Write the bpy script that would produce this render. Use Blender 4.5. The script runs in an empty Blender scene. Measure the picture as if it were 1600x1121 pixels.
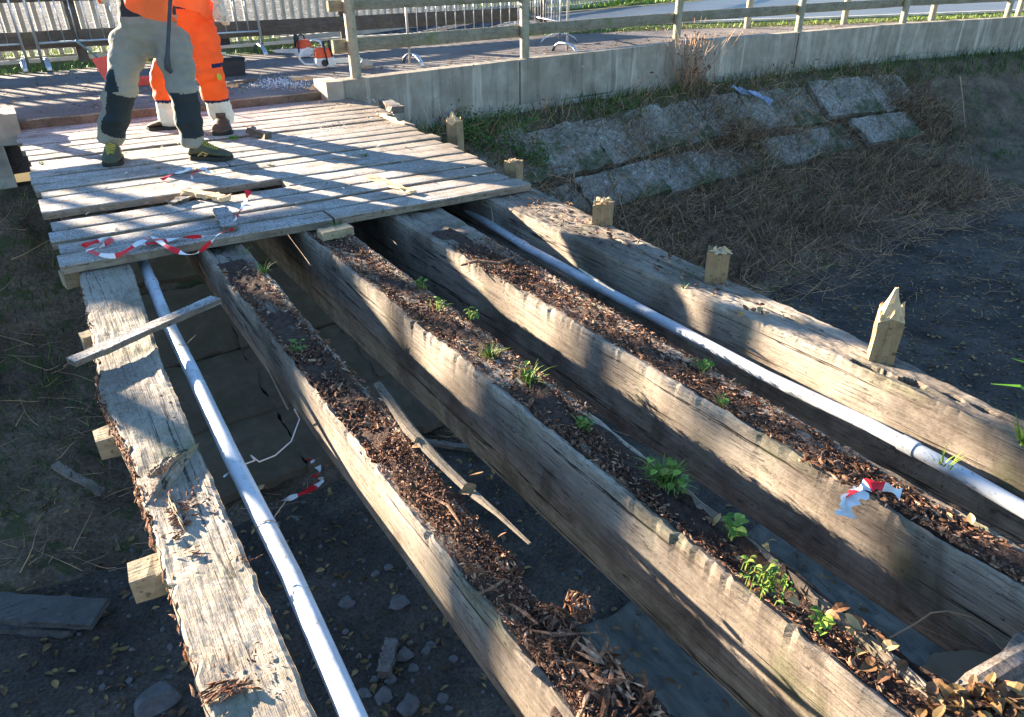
import bpy, bmesh, math, random
from mathutils import Vector, Matrix, noise, Euler
R_ = math.radians
random.seed(7)
C = bpy.context.scene.collection
SC = bpy.context.scene

# ---------------------------------------------------------------- camera, sky, sun, exposure
ROT = Matrix(((0.838032, 0.27247921, -0.47271287), (-0.54546891, 0.39792943, -0.73764208), (-0.01288577, 0.87601784, 0.48210653)))
F = 1122.4158
EYE = Vector((0, 0, 1.4))
cam_d = bpy.data.cameras.new('camera')
cam = bpy.data.objects.new('camera', cam_d); C.objects.link(cam)
cam.matrix_world = Matrix.Translation(EYE) @ ROT.to_4x4()
cam_d.sensor_width = 36; cam_d.lens = F / 1600 * 36
cam_d.clip_start = 0.05; cam_d.clip_end = 3000
SC.camera = cam

SUN_EL = R_(11.5)
SUN_AZ = R_(-23.0)          # direction to the sun, measured from +Y towards +X
sdir = Vector((math.sin(SUN_AZ) * math.cos(SUN_EL), math.cos(SUN_AZ) * math.cos(SUN_EL), math.sin(SUN_EL)))
world = bpy.data.worlds.new('World'); SC.world = world; world.use_nodes = True
wn = world.node_tree.nodes; wl = world.node_tree.links
bg = wn['Background']; sky = wn.new('ShaderNodeTexSky'); sky.sky_type = 'NISHITA'; sky.sun_disc = False
sky.sun_elevation = SUN_EL; sky.sun_rotation = SUN_AZ; sky.air_density = 1.0; sky.dust_density = 0.1; sky.ozone_density = 3.5
wl.new(sky.outputs[0], bg.inputs[0]); bg.inputs[1].default_value = 0.058
sl = bpy.data.lights.new('sun', 'SUN'); sl.energy = 5.0; sl.angle = R_(0.53); sl.color = (1.0, 0.85, 0.65)
so = bpy.data.objects.new('sun', sl); C.objects.link(so)
so.rotation_euler = sdir.to_track_quat('Z', 'Y').to_euler(); so.location = sdir * 30
SC.view_settings.view_transform = 'Standard'; SC.view_settings.look = 'None'
SC.view_settings.gamma = 1; SC.view_settings.exposure = 2.95
SC.cycles.max_bounces = 6

# ---------------------------------------------------------------- measuring the photograph
def ray(px, py): return ROT @ Vector((px - 800, -(py - 560.5), -F))
def onz(px, py, z=0.0):
    d = ray(px, py); t = (z - EYE.z) / d.z; return EYE + d * t
def ony(px, py, y):
    d = ray(px, py); t = y / d.y; return EYE + d * t
def onground(px, py, lift=0.0):
    d = ray(px, py) / F; t = 1.0
    while t < 45:
        p = EYE + d * t
        if p.z < ground_z(p.x, p.y, 0) + lift: break
        t += .02
    return EYE + d * t
def lerp(a, b, t): return a + (b - a) * t
def pl(tab, x):
    if x <= tab[0][0]: return tab[0][1]
    for (x0, y0), (x1, y1) in zip(tab, tab[1:]):
        if x <= x1: return lerp(y0, y1, (x - x0) / (x1 - x0))
    return tab[-1][1]
def fbm(p, sc=1.0, o=4): return noise.fractal(Vector(p) * sc, 1.0, 2.0, o)
rnd = random.random
def ru(a, b): return a + (b - a) * random.random()

# ---------------------------------------------------------------- mesh builder
class MB:
    def __init__(s): s.v = []; s.f = []; s.c = []; s.m = []; s.col = (1, 1, 1); s.mi = 0
    def add(s, vs, fs):
        n = len(s.v); s.v += [tuple(v) for v in vs]; s.c += [s.col] * len(vs)
        s.f += [tuple(i + n for i in f) for f in fs]; s.m += [s.mi] * len(fs); return s
    def box(s, c, size, rot=None, taper=None, jit=0):
        c = Vector(c); hx, hy, hz = [q / 2 for q in size]; M = rot if rot else Matrix.Identity(3)
        vs = []
        for z in (-1, 1):
            for x, y in ((-1, -1), (1, -1), (1, 1), (-1, 1)):
                k = taper if (taper and z > 0) else 1
                vs.append(c + M @ Vector((x * hx * k + ru(-jit, jit), y * hy * k + ru(-jit, jit), z * hz + ru(-jit, jit))))
        return s.add(vs, [(3, 2, 1, 0), (4, 5, 6, 7), (0, 1, 5, 4), (1, 2, 6, 5), (2, 3, 7, 6), (3, 0, 4, 7)])
    def beam(s, a, b, w, h, up=(0, 0, 1), jit=0):
        a = Vector(a); b = Vector(b); d = b - a; L = d.length; d.normalize()
        sx = d.cross(Vector(up)).normalized(); u = sx.cross(d)
        return s.box((a + b) / 2, (w, L, h), Matrix((sx, d, u)).transposed(), jit=jit)
    def tube(s, pts, rs, n=8, cap=True):
        pts = [Vector(p) for p in pts]
        if not hasattr(rs, '__len__'): rs = [rs] * len(pts)
        vs = []; x = None
        for i, p in enumerate(pts):
            d = pts[min(i + 1, len(pts) - 1)] - pts[max(i - 1, 0)]
            if d.length < 1e-9: d = Vector((0, 0, 1))
            d.normalize()
            if x is not None: x = x - d * x.dot(d)
            if x is None or x.length < 1e-4: x = Vector((1, 0, 0)) if abs(d.x) < .8 else Vector((0, 1, 0)); x = x - d * x.dot(d)
            x.normalize(); y = d.cross(x)
            r = rs[i]; r = r if hasattr(r, '__len__') else (r, r)
            for k in range(n):
                a = 2 * math.pi * k / n
                vs.append(p + x * math.cos(a) * r[0] + y * math.sin(a) * r[1])
        fs = []
        for i in range(len(pts) - 1):
            for k in range(n):
                k2 = (k + 1) % n
                fs.append((i * n + k, i * n + k2, (i + 1) * n + k2, (i + 1) * n + k))
        if cap:
            fs.append(tuple(range(n - 1, -1, -1))); fs.append(tuple(range((len(pts) - 1) * n, len(pts) * n)))
        return s.add(vs, fs)
    def loft(s, rings, cap=True):
        n = len(rings[0]); vs = [p for r in rings for p in r]; fs = []
        for i in range(len(rings) - 1):
            for k in range(n):
                k2 = (k + 1) % n; fs.append((i * n + k, i * n + k2, (i + 1) * n + k2, (i + 1) * n + k))
        if cap: fs.append(tuple(range(n - 1, -1, -1))); fs.append(tuple(range((len(rings) - 1) * n, len(rings) * n)))
        return s.add(vs, fs)
    def chip(s, p, L, W, T, q=None):
        """a splintery flake: irregular six-sided sliver"""
        q = q or Euler((ru(-.6, .6), ru(-.6, .6), ru(0, 6.28))).to_matrix(); p = Vector(p)
        a = [(-L / 2, ru(-.3, .3) * W, 0), (-L * .25, -W / 2 * ru(.6, 1), T * .4), (L * .3, -W / 2 * ru(.4, 1), -T * .3), (L / 2, ru(-.3, .3) * W, T * .2), (L * .2, W / 2 * ru(.5, 1), T * .5), (-L * .3, W / 2 * ru(.5, 1), -T * .2)]
        vs = [p + q @ Vector(v) for v in a] + [p + q @ Vector((0, 0, T))]
        vs.append(p + q @ Vector((0, 0, -T * .6)))
        return s.add(vs, [(0, 1, 6), (1, 2, 6), (2, 3, 6), (3, 4, 6), (4, 5, 6), (5, 0, 6), (1, 0, 7), (2, 1, 7), (3, 2, 7), (4, 3, 7), (5, 4, 7), (0, 5, 7)])
    def leaf(s, p, L, W, yaw, pitch=0, curl=.25, roll=0):
        q = (Euler((0, 0, yaw)).to_matrix() @ Euler((roll, -pitch, 0)).to_matrix()); p = Vector(p)
        xs = (0, .18, .42, .68, .88, 1); ws = (0.04, .6, 1, .85, .45, .02); vs = []
        for x, w in zip(xs, ws):
            zc = curl * L * (x - x * x) * 2
            for yy in (-1, 0, 1): vs.append(p + q @ Vector((x * L, yy * w * W / 2, zc + abs(yy) * w * W * .22)))
        fs = []
        for i in range(5):
            for k in range(2): a = i * 3 + k; fs.append((a, a + 3, a + 4, a + 1))
        return s.add(vs, fs)
    def blade(s, p, L, w, yaw, lean, bend=.5, n=4):
        p = Vector(p); d = Vector((math.cos(yaw), math.sin(yaw), 0)); sd = Vector((-d.y, d.x, 0)); vs = []
        for i in range(n + 1):
            t = i / n; q = p + d * L * (lean * t + bend * t * t) + Vector((0, 0, L * (t - bend * .55 * t * t * t)))
            ww = w * (1 - t ** 1.6) + .0003
            vs += [q - sd * ww, q + sd * ww]
        return s.add(vs, [(2 * i, 2 * i + 1, 2 * i + 3, 2 * i + 2) for i in range(n)])
    def twig(s, p, L, r, yaw, pitch, wob=.15, n=4, sides=3):
        p = Vector(p); d = Vector((math.cos(yaw) * math.cos(pitch), math.sin(yaw) * math.cos(pitch), math.sin(pitch)))
        pts = [p]
        for i in range(n):
            d = (d + Vector((ru(-1, 1), ru(-1, 1), ru(-1, 1))) * wob).normalized(); pts.append(pts[-1] + d * L / n)
        return s.tube(pts, [lerp(r, r * .35, i / n) for i in range(n + 1)], sides, cap=False)
    def rock(s, c, size, seed, sub=2, rough=.25, flat=1):
        bm = bmesh.new(); bmesh.ops.create_icosphere(bm, subdivisions=sub, radius=1)
        vs = []
        o = Vector((seed * 3.1, seed * 1.7, seed))
        for v in bm.verts:
            p = v.co.copy(); k = 1 + rough * noise.noise(p * 1.1 + o) * 2 + rough * .4 * noise.noise(p * 3 + o)
            for ax in ((1, .3, .2), (-.5, .9, .1), (.1, -.8, .7), (.2, .3, 1)):
                n_ = Vector(ax).normalized(); dd = p.dot(n_); lim = .72
                if dd > lim: p -= n_ * (dd - lim)
            vs.append(Vector(c) + Vector((p.x * size[0], p.y * size[1], p.z * size[2])) * k)
        s.add(vs, [tuple(v.index for v in f.verts) for f in bm.faces]); bm.free(); return s

def mesh_of(name, mb, org):
    me = bpy.data.meshes.new(name); o = Vector(org)
    me.from_pydata([(v[0] - o.x, v[1] - o.y, v[2] - o.z) for v in mb.v], [], mb.f)
    ca = me.color_attributes.new('tint', 'FLOAT_COLOR', 'POINT')
    ca.data.foreach_set('color', [q for c in mb.c for q in (c[0], c[1], c[2], 1)])
    return me
def obj(name, mb, m, parent=None, org=None, smooth=False, sharp=None):
    """links the builder's shapes as ONE mesh object; coordinates are world coordinates"""
    if org is None:
        if parent is not None: org = WORLD_OF[parent.name]
        else:
            xs = [v[0] for v in mb.v]; ys = [v[1] for v in mb.v]; zs = [v[2] for v in mb.v]
            org = Vector(((min(xs) + max(xs)) / 2, (min(ys) + max(ys)) / 2, min(zs)))
    me = mesh_of(name, mb, org); o = bpy.data.objects.new(name, me); C.objects.link(o)
    for mm in (m if isinstance(m, (list, tuple)) else [m]): me.materials.append(mm)
    if isinstance(m, (list, tuple)): me.polygons.foreach_set('material_index', mb.m)
    if smooth: me.polygons.foreach_set('use_smooth', [True] * len(me.polygons))
    if sharp: me.set_sharp_from_angle(angle=R_(sharp))
    if parent is not None:
        o.parent = parent; o.location = Vector(org) - WORLD_OF[parent.name]
    else: o.location = org
    WORLD_OF[o.name] = Vector(org); return o
WORLD_OF = {}
def tag(o, label=None, cat=None, group=None, kind=None):
    if label: o['label'] = label
    if cat: o['category'] = cat
    if group: o['group'] = group
    if kind: o['kind'] = kind
    return o
def thing(name, label, cat, loc, group=None, rz=0):
    o = bpy.data.objects.new(name, None); C.objects.link(o); o.location = loc; o.rotation_euler.z = rz
    WORLD_OF[o.name] = Vector(loc) if rz == 0 else Vector((0, 0, 0))
    return tag(o, label, cat, group)
def copy_thing(root, loc, rz, label, group=None, scale=None):
    r = root.copy(); C.objects.link(r); r.location = loc; r.rotation_euler.z = rz; r['label'] = label
    if group: r['group'] = group
    if scale: r.scale = scale
    for ch in list(root.children):
        c = ch.copy(); C.objects.link(c); c.parent = r
        for g in ch.children:
            d = g.copy(); C.objects.link(d); d.parent = c
    return r

# ---------------------------------------------------------------- materials
def new_mat(name):
    m = bpy.data.materials.new(name); m.use_nodes = True; nt = m.node_tree
    return m, nt, nt.nodes['Principled BSDF']
def N(nt, t, **k):
    n = nt.nodes.new(t)
    for a, b in k.items():
        if a in n.inputs: n.inputs[a].default_value = b
        else: setattr(n, a, b)
    return n
def tex(nt, scale, stretch=(1, 1, 1), detail=6, rough=.6, dist=0, rot=(0, 0, 0)):
    tc = N(nt, 'ShaderNodeTexCoord'); mp = N(nt, 'ShaderNodeMapping'); mp.inputs['Scale'].default_value = stretch; mp.inputs['Rotation'].default_value = rot
    nz = N(nt, 'ShaderNodeTexNoise'); nz.inputs['Scale'].default_value = scale; nz.inputs['Detail'].default_value = detail; nz.inputs['Roughness'].default_value = rough; nz.inputs['Distortion'].default_value = dist
    nt.links.new(tc.outputs['Object'], mp.inputs[0]); nt.links.new(mp.outputs[0], nz.inputs[0]); return nz.outputs[0]
def ramp(nt, src, stops):
    r = N(nt, 'ShaderNodeValToRGB'); e = r.color_ramp.elements
    while len(e) > 1: e.remove(e[-1])
    e[0].position = stops[0][0]; e[0].color = (*stops[0][1], 1) if hasattr(stops[0][1], '__len__') else (stops[0][1],) * 3 + (1,)
    for p, c in stops[1:]:
        q = e.new(p); q.color = (*c, 1) if hasattr(c, '__len__') else (c, c, c, 1)
    nt.links.new(src, r.inputs[0]); return r.outputs[0]
def mix(nt, a, b, f, mode='MIX'):
    m = N(nt, 'ShaderNodeMix', data_type='RGBA', blend_type=mode)
    for i, x in ((6, a), (7, b)):
        if hasattr(x, 'links') or hasattr(x, 'is_linked'): nt.links.new(x, m.inputs[i])
        else: m.inputs[i].default_value = (*x, 1)
    if hasattr(f, 'is_linked'): nt.links.new(f, m.inputs[0])
    else: m.inputs[0].default_value = f
    return m.outputs[2]
def bump(nt, b, h, strength=.5, dist=.01, prev=None):
    n = N(nt, 'ShaderNodeBump'); n.inputs['Strength'].default_value = strength; n.inputs['Distance'].default_value = dist
    nt.links.new(h, n.inputs['Height'])
    if prev: nt.links.new(prev, n.inputs['Normal'])
    nt.links.new(n.outputs[0], b.inputs['Normal']); return n.outputs[0]
def tintout(nt):
    a = N(nt, 'ShaderNodeAttribute'); a.attribute_name = 'tint'; return a.outputs['Color']
def simple(name, col, rough=.7, metal=0, var=.25, scale=12, bmp=.3, bdist=.004, tint=False, spec=.3, stretch=(1, 1, 1), trans=0):
    m, nt, b = new_mat(name); n = tex(nt, scale, stretch)
    c = ramp(nt, n, [(.25, tuple(q * (1 - var) for q in col)), (.75, tuple(min(1, q * (1 + var)) for q in col))])
    if tint: c = mix(nt, c, tintout(nt), 1.0, 'MULTIPLY')
    nt.links.new(c, b.inputs['Base Color']); b.inputs['Roughness'].default_value = rough; b.inputs['Metallic'].default_value = metal
    b.inputs['Specular IOR Level'].default_value = spec
    if bmp: bump(nt, b, tex(nt, scale * 3, stretch), bmp, bdist)
    if trans: b.inputs['Transmission Weight'].default_value = 0; b.inputs['Subsurface Weight'].default_value = trans; b.inputs['Subsurface Radius'].default_value = (.01, .01, .005)
    return m
def wood(name, dark, mid, light, grain=(18, .7, 18), frost=0.0, moss=0.0, dirt=.3, rough=.85, sc=1.0, cracks=.5, bstr=.6, melt=None, splits=0):
    """weathered timber: long grain, cracks, dirt patches, optional moss and frost grains"""
    m, nt, b = new_mat(name)
    g = tex(nt, 3.0 * sc, grain, 9, .7, .12)
    lowf = tex(nt, 1.7, (1, .5, 1), 7, .7); c = ramp(nt, g, [(.22, dark), (.45, mid), (.85, light)])
    c = mix(nt, c, mid, .35); c = mix(nt, c, light, ramp(nt, lowf, [(.5, 0.0), (.68, .55)])); c = mix(nt, c, tuple(q * .6 for q in mid), ramp(nt, tex(nt, 6.5, (1, .7, 1), 8, .75), [(.48, 0.0), (.62, .6)]))
    big = tex(nt, 2.3, (1, 1, 1), 5)
    c = mix(nt, c, dark, ramp(nt, big, [(.52, 0.0), (.70, dirt)]))
    fine = tex(nt, 1.0 * sc, (grain[0] * 6, grain[1] * 5, grain[2] * 6), 4, .7)
    ck = ramp(nt, fine, [(.34, 1.0), (.42, 0.0)])
    c = mix(nt, c, tuple(q * .35 for q in dark), mix(nt, (0, 0, 0), (cracks,) * 3, ck))
    sp = tex(nt, 38, (1, 1, 1), 3, .5); spk = ramp(nt, sp, [(.66, 0.0), (.72, .75)])
    c = mix(nt, c, tuple(q * .5 for q in dark), spk); c = mix(nt, c, tuple(q * .55 for q in dark), ramp(nt, tex(nt, 9, (2.2, .55, 2.2), 10, .8), [(.57, 0.0), (.62, .7)]))
    if splits:
        sp_ = tex(nt, 2.2, (9, .22, 9), 5, .55, .25); sm = ramp(nt, sp_, [(.60, 0.0), (.615, 1.0), (.63, 1.0), (.645, 0.0)]); c = mix(nt, c, tuple(q * .25 for q in dark), sm)
        stn = tex(nt, 1.1, (1, 1.6, 1), 6, .7, .5); c = mix(nt, c, tuple(q * .8 for q in dark), ramp(nt, stn, [(.5, 0.0), (.6, .55)]))
    if moss:
        ms = ramp(nt, tex(nt, 4.1, (1, 1, 1), 6), [(.55, 0.0), (.68, moss)]); c = mix(nt, c, (.12, .16, .04), ms)
    if frost:
        fr = tex(nt, 75, (1, 1, 1), 5, .8); fb = tex(nt, 4.3, (.6, 1.2, 1), 8, .75)
        fm = mix(nt, ramp(nt, fr, [(.42, 0.0), (.56, 1.0)]), ramp(nt, fb, [(.38, .10), (.52, .7), (.68, 1.0)]), 1.0, 'MULTIPLY')
        ge = N(nt, 'ShaderNodeNewGeometry'); sx = N(nt, 'ShaderNodeSeparateXYZ'); nt.links.new(ge.outputs['Normal'], sx.inputs[0])
        upm = ramp(nt, sx.outputs[2], [(.35, 0.0), (.75, frost)])
        if melt:
            tc = N(nt, 'ShaderNodeTexCoord'); s2 = N(nt, 'ShaderNodeSeparateXYZ'); nt.links.new(tc.outputs['Object'], s2.inputs[0])
            ad = N(nt, 'ShaderNodeMath', operation='ADD'); nt.links.new(s2.outputs[0], ad.inputs[0]); ad.inputs[1].default_value = 0
            mr = N(nt, 'ShaderNodeMapRange'); mr.inputs[1].default_value = melt[0]; mr.inputs[2].default_value = melt[1]; mr.inputs[3].default_value = 1; mr.inputs[4].default_value = .12; nt.links.new(ad.outputs[0], mr.inputs[0])
            upm = mix(nt, upm, mr.outputs[0], 1.0, 'MULTIPLY')
        c = mix(nt, c, (.80, .83, .88), mix(nt, fm, upm, 1.0, 'MULTIPLY'))
    nt.links.new(c, b.inputs['Base Color']); b.inputs['Roughness'].default_value = rough; b.inputs['Specular IOR Level'].default_value = .25
    n1 = bump(nt, b, g, bstr, .014); n2 = bump(nt, b, fine, bstr * 1.2, .009, n1)
    bump(nt, b, tex(nt, 70, (1, 1, 1), 4, .7), .35, .004, n2)
    return m

M = {}
M['deck'] = wood('deck_plank_wood', (.10, .073, .05), (.27, .208, .148), (.44, .355, .262), (.6, 16, 16), frost=.68, dirt=.65, cracks=.9, melt=(.6, 1.6))
M['beam'] = wood('beam_wood', (.10, .07, .052), (.29, .232, .178), (.64, .545, .435), (22, .9, 22), frost=0, moss=.25, dirt=.55, cracks=.8, splits=1)
M['beam_flat'] = wood('flat_beam_wood', (.18, .13, .085), (.35, .28, .20), (.52, .43, .32), frost=.2, moss=.4, dirt=.55, cracks=.7, splits=1)
M['beam_dark'] = wood('dark_beam_wood', (.06, .045, .035), (.17, .13, .10), (.33, .27, .21), frost=.25, moss=.3, dirt=.5)
M['rail'] = wood('rail_wood', (.11, .10, .07), (.24, .21, .15), (.38, .34, .25), (.8, 10, 10), moss=.6, dirt=.35)
M['rail_brown'] = wood('brown_rail_wood', (.06, .045, .035), (.12, .09, .07), (.2, .16, .13), (.8, 10, 10), moss=.2)
M['post'] = wood('post_wood', (.2, .18, .11), (.36, .33, .23), (.5, .47, .36), (14, 14, .6), moss=.35, dirt=.2)
M['stake'] = wood('stake_wood', (.17, .11, .055), (.33, .225, .12), (.48, .35, .20), (14, 14, .6), moss=.45, dirt=.15, cracks=.35)
M['stake_x'] = wood('bearer_wood', (.2, .15, .09), (.38, .30, .19), (.55, .46, .32), (.6, 14, 14), moss=.3, dirt=.2)
M['raw'] = simple('raw_wood', (.62, .44, .25), .8, var=.3, scale=30, bmp=.6, stretch=(3, 3, .5))
M['split'] = wood('split_wood', (.06, .045, .035), (.15, .115, .085), (.3, .25, .19), moss=.1, dirt=.5, cracks=.9)
M['board'] = wood('board_wood', (.08, .065, .05), (.17, .14, .11), (.27, .22, .18), (.8, 12, 12), frost=.75)
M['grey_board'] = wood('grey_board_wood', (.06, .06, .055), (.13, .125, .115), (.22, .21, .195), (.7, 10, 10), dirt=.3)

def rot_mat():
    m, nt, b = new_mat('rotten_wood'); n = tex(nt, 60, (1, 1, 1), 6, .7)
    c = ramp(nt, n, [(.3, (.06, .032, .022)), (.55, (.22, .125, .08)), (.78, (.5, .36, .26))])
    c = mix(nt, c, tintout(nt), 1.0, 'MULTIPLY'); nt.links.new(c, b.inputs['Base Color']); b.inputs['Roughness'].default_value = .95
    b.inputs['Specular IOR Level'].default_value = .1
    bump(nt, b, n, .8, .008); return m
M['rot'] = rot_mat()
M['rotbed'] = simple('rot_bed', (.085, .055, .042), .95, var=.6, scale=45, bmp=1, bdist=.012, spec=.1)
M['leaf'] = simple('dead_leaf', (.24, .165, .09), .7, var=.45, scale=25, bmp=.3, tint=True)
M['twig'] = simple('dry_twig', (.35, .245, .165), .9, var=.4, scale=8, bmp=.2, tint=True)
M['grass'] = simple('grass_blade', (.10, .17, .035), .6, var=.4, scale=6, bmp=0, tint=True)
M['chips'] = simple('wood_chip', (.5, .42, .32), .9, var=.4, scale=30, bmp=.3, tint=True)
M['ice'] = simple('frost_grain', (.82, .86, .92), .6, var=.1, scale=50, bmp=.5)

def pipe_mat():
    m, nt, b = new_mat('pipe_plastic')
    c = ramp(nt, tex(nt, 1.6, (1, 1, 1), 6), [(.35, (.46, .49, .53)), (.7, (.66, .68, .71))])
    c = mix(nt, c, (.12, .12, .12), ramp(nt, tex(nt, 40, (1, .8, 1), 5, .7), [(.60, 0.0), (.66, .75)]))
    c = mix(nt, c, (.26, .25, .22), ramp(nt, tex(nt, 5, (2, .6, 2), 9, .8), [(.47, 0.0), (.66, .7)]))
    nt.links.new(c, b.inputs['Base Color']); b.inputs['Roughness'].default_value = .55; b.inputs['Specular IOR Level'].default_value = .35
    bump(nt, b, tex(nt, 50, (1, 1, 1), 4), .25, .003); return m
M['pipe'] = pipe_mat()
M['pipe_dark'] = simple('pipe_grey', (.16, .18, .21), .6, var=.3)

def concrete(name, base, dirt, streak=.0, lich=.0, mossy=.0, scale=1.0, bs=.5):
    m, nt, b = new_mat(name)
    c = ramp(nt, tex(nt, 3 * scale, (1, 1, 1), 8, .65), [(.3, tuple(q * .62 for q in base)), (.55, base), (.8, tuple(min(1, q * 1.35) for q in base))])
    c = mix(nt, c, dirt, ramp(nt, tex(nt, 1.3 * scale, (1, 1, 1), 6, .7), [(.42, 0.0), (.66, .8)]))
    if streak:
        st = tex(nt, 2.0, (2.6, 2.6, .16), 6, .6, .4); c = mix(nt, c, tuple(min(1, q * 1.7) for q in base), ramp(nt, st, [(.56, 0.0), (.68, streak)]))
        st2 = tex(nt, 3.1, (3.5, 3.5, .2), 6, .6, .3); c = mix(nt, c, tuple(q * .4 for q in dirt), ramp(nt, st2, [(.52, 0.0), (.70, streak)]))
    if lich:
        c = mix(nt, c, (.05, .05, .04), ramp(nt, tex(nt, 16, (1, 1, 1), 6, .75), [(.5, 0.0), (.58, lich)]))
        c = mix(nt, c, (.66, .65, .58), ramp(nt, tex(nt, 11, (1, 1, 1), 6, .75), [(.56, 0.0), (.63, lich)]))
    if mossy: c = mix(nt, c, (.06, .08, .03), ramp(nt, tex(nt, 2.2, (1, 1, 1), 8, .7), [(.48, 0.0), (.62, mossy)]))
    nt.links.new(c, b.inputs['Base Color']); b.inputs['Roughness'].default_value = .9; b.inputs['Specular IOR Level'].default_value = .2
    n1 = bump(nt, b, tex(nt, 14, (1, 1, 1), 8, .7), bs, .02); bump(nt, b, tex(nt, 90, (1, 1, 1), 4, .7), .4, .004, n1)
    return m
M['wall'] = concrete('wall_concrete', (.40, .345, .275), (.25, .21, .155), streak=.6)
M['footing'] = concrete('footing_concrete', (.50, .45, .37), (.3, .27, .22), mossy=.2)
M['slab'] = concrete('slab_concrete', (.36, .31, .25), (.11, .08, .05), lich=.6, mossy=.95, bs=1.0)
M['abut'] = concrete('abutment_concrete', (.19, .14, .095), (.10, .07, .045), mossy=.3)
M['pale'] = concrete('palisade_concrete', (.42, .41, .36), (.3, .29, .24))
M['stone'] = concrete('stone', (.19, .185, .18), (.12, .115, .11), scale=5)
def ground_mat(name, cs, sc, sc2=60, bs=.8, bd=.02, speck=None, rough=.95):
    m, nt, b = new_mat(name)
    c = ramp(nt, tex(nt, sc, (1, 1, 1), 8, .7), [(.3, cs[0]), (.5, cs[1]), (.7, cs[2])])
    f = tex(nt, sc2, (1, 1, 1), 5, .75)
    c = mix(nt, c, ramp(nt, f, [(.3, .35), (.7, 1.5)]), 1.0, 'MULTIPLY')
    if speck: c = mix(nt, c, speck[0], ramp(nt, tex(nt, speck[1], (1, 1, 1), 4, .7), [(speck[2], 0.0), (speck[2] + .04, speck[3])]))
    nt.links.new(c, b.inputs['Base Color']); b.inputs['Roughness'].default_value = rough; b.inputs['Specular IOR Level'].default_value = .2
    n1 = bump(nt, b, f, bs, bd); bump(nt, b, tex(nt, sc * 4, (1, 1, 1), 6), bs, bd * 2, n1); return m
M['mud'] = ground_mat('ditch_mud', ((.045, .038, .032), (.10, .084, .068), (.19, .158, .124)), 1.2, 45, speck=((.3, .27, .22), 75, .70, .4))
M['bank'] = ground_mat('bank_earth', ((.07, .048, .032), (.17, .12, .08), (.30, .22, .145)), 1.6, 40, speck=((.07, .09, .03), 3, .56, .7))
M['path'] = ground_mat('path_asphalt', ((.12, .098, .088), (.19, .16, .145), (.27, .235, .21)), 1.0, 55, .6, .008, speck=((.5, .44, .38), 70, .66, .7))
M['road'] = ground_mat('road_asphalt', ((.10, .105, .12), (.13, .135, .15), (.16, .165, .18)), .5, 90, .15, .004, rough=.42)
M['verge'] = ground_mat('verge_turf', ((.06, .08, .02), (.12, .14, .045), (.2, .19, .08)), 1.0, 30, .9, .04)
M['ballast'] = ground_mat('ballast', ((.05, .055, .07), (.12, .125, .14), (.25, .25, .26)), 3.0, 9, 1, .08, speck=((.7, .7, .68), 6, .58, .9))
M['kerb'] = concrete('kerb_concrete', (.6, .58, .53), (.45, .42, .36))
M['steel'] = simple('galvanised_steel', (.55, .57, .60), .42, metal=.75, var=.15, scale=20, bmp=.1)
M['grey_tr'] = simple('grey_green_cloth', (.24, .235, .19), .9, var=.22, scale=5, bmp=.7, bdist=.02)
M['dark_tr'] = simple('dark_cloth', (.02, .03, .035), .9, var=.2, scale=9, bmp=.3)
M['hivis'] = simple('orange_cloth', (.95, .11, .015), .75, var=.1, scale=8, bmp=.3, bdist=.01)
M['jacket'] = simple('orange_jacket_cloth', (.95, .17, .05), .75, var=.1, scale=8, bmp=.3, bdist=.01)
M['reflex'] = simple('reflective_band', (.62, .60, .52), .5, var=.12, scale=20, bmp=.2)
M['navy'] = simple('navy_cloth', (.012, .016, .06), .85)
M['skin'] = simple('skin', (.55, .33, .24), .55, var=.1, bmp=.1, trans=.1)
M['hair'] = simple('dark_hair', (.03, .02, .015), .6, var=.4, scale=80, bmp=.6)
M['glove'] = simple('pale_glove', (.60, .52, .40), .85, var=.3, scale=14, bmp=.4)
M['boot'] = simple('brown_boot', (.09, .055, .035), .7, var=.35, scale=18, bmp=.4)
M['shoe'] = simple('olive_shoe', (.075, .08, .05), .75, var=.35, scale=18, bmp=.4)
M['sole'] = simple('rubber_sole', (.03, .028, .022), .8)
M['lace'] = simple('yellow_lace', (.42, .36, .07), .8)
M['shoe_mark'] = simple('ochre_trim', (.5, .34, .10), .7)
M['black'] = simple('black_plastic', (.03, .032, .035), .6)
M['saw_o'] = simple('orange_plastic', (.75, .10, .03), .4, var=.1)
M['saw_w'] = simple('pale_plastic', (.68, .68, .66), .45, var=.15)
M['red'] = simple('red_plastic', (.62, .10, .075), .5, var=.15)
M['blue_rod'] = simple('blue_green_rod', (.10, .22, .26), .5)
M['rod'] = simple('dark_steel', (.05, .055, .07), .45, metal=.5)
M['white_tape'] = simple('white_film', (.78, .78, .78), .4, var=.1, trans=.0)
M['red_tape'] = simple('red_film', (.72, .02, .03), .4, var=.1)
M['tarp'] = simple('grey_tarp', (.15, .14, .115), .6, var=.5, scale=4, bmp=1, bdist=.03, stretch=(3.5, .6, 1))
M['blue_sheet'] = simple('blue_film', (.32, .42, .62), .35, var=.3, scale=10, bmp=.5)
M['bark'] = simple('bark', (.12, .09, .06), .95, var=.4, scale=10, bmp=.9, bdist=.02, stretch=(1, 1, .3))
M['rust'] = simple('rusty_steel', (.14, .065, .035), .9, var=.5, scale=12, bmp=.6)
M['helmet'] = simple('white_helmet', (.8, .8, .78), .35, var=.05, bmp=0)
M['ground'] = ground_mat('far_ground', ((.06, .07, .03), (.1, .1, .05), (.15, .14, .08)), .3, 5)

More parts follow.
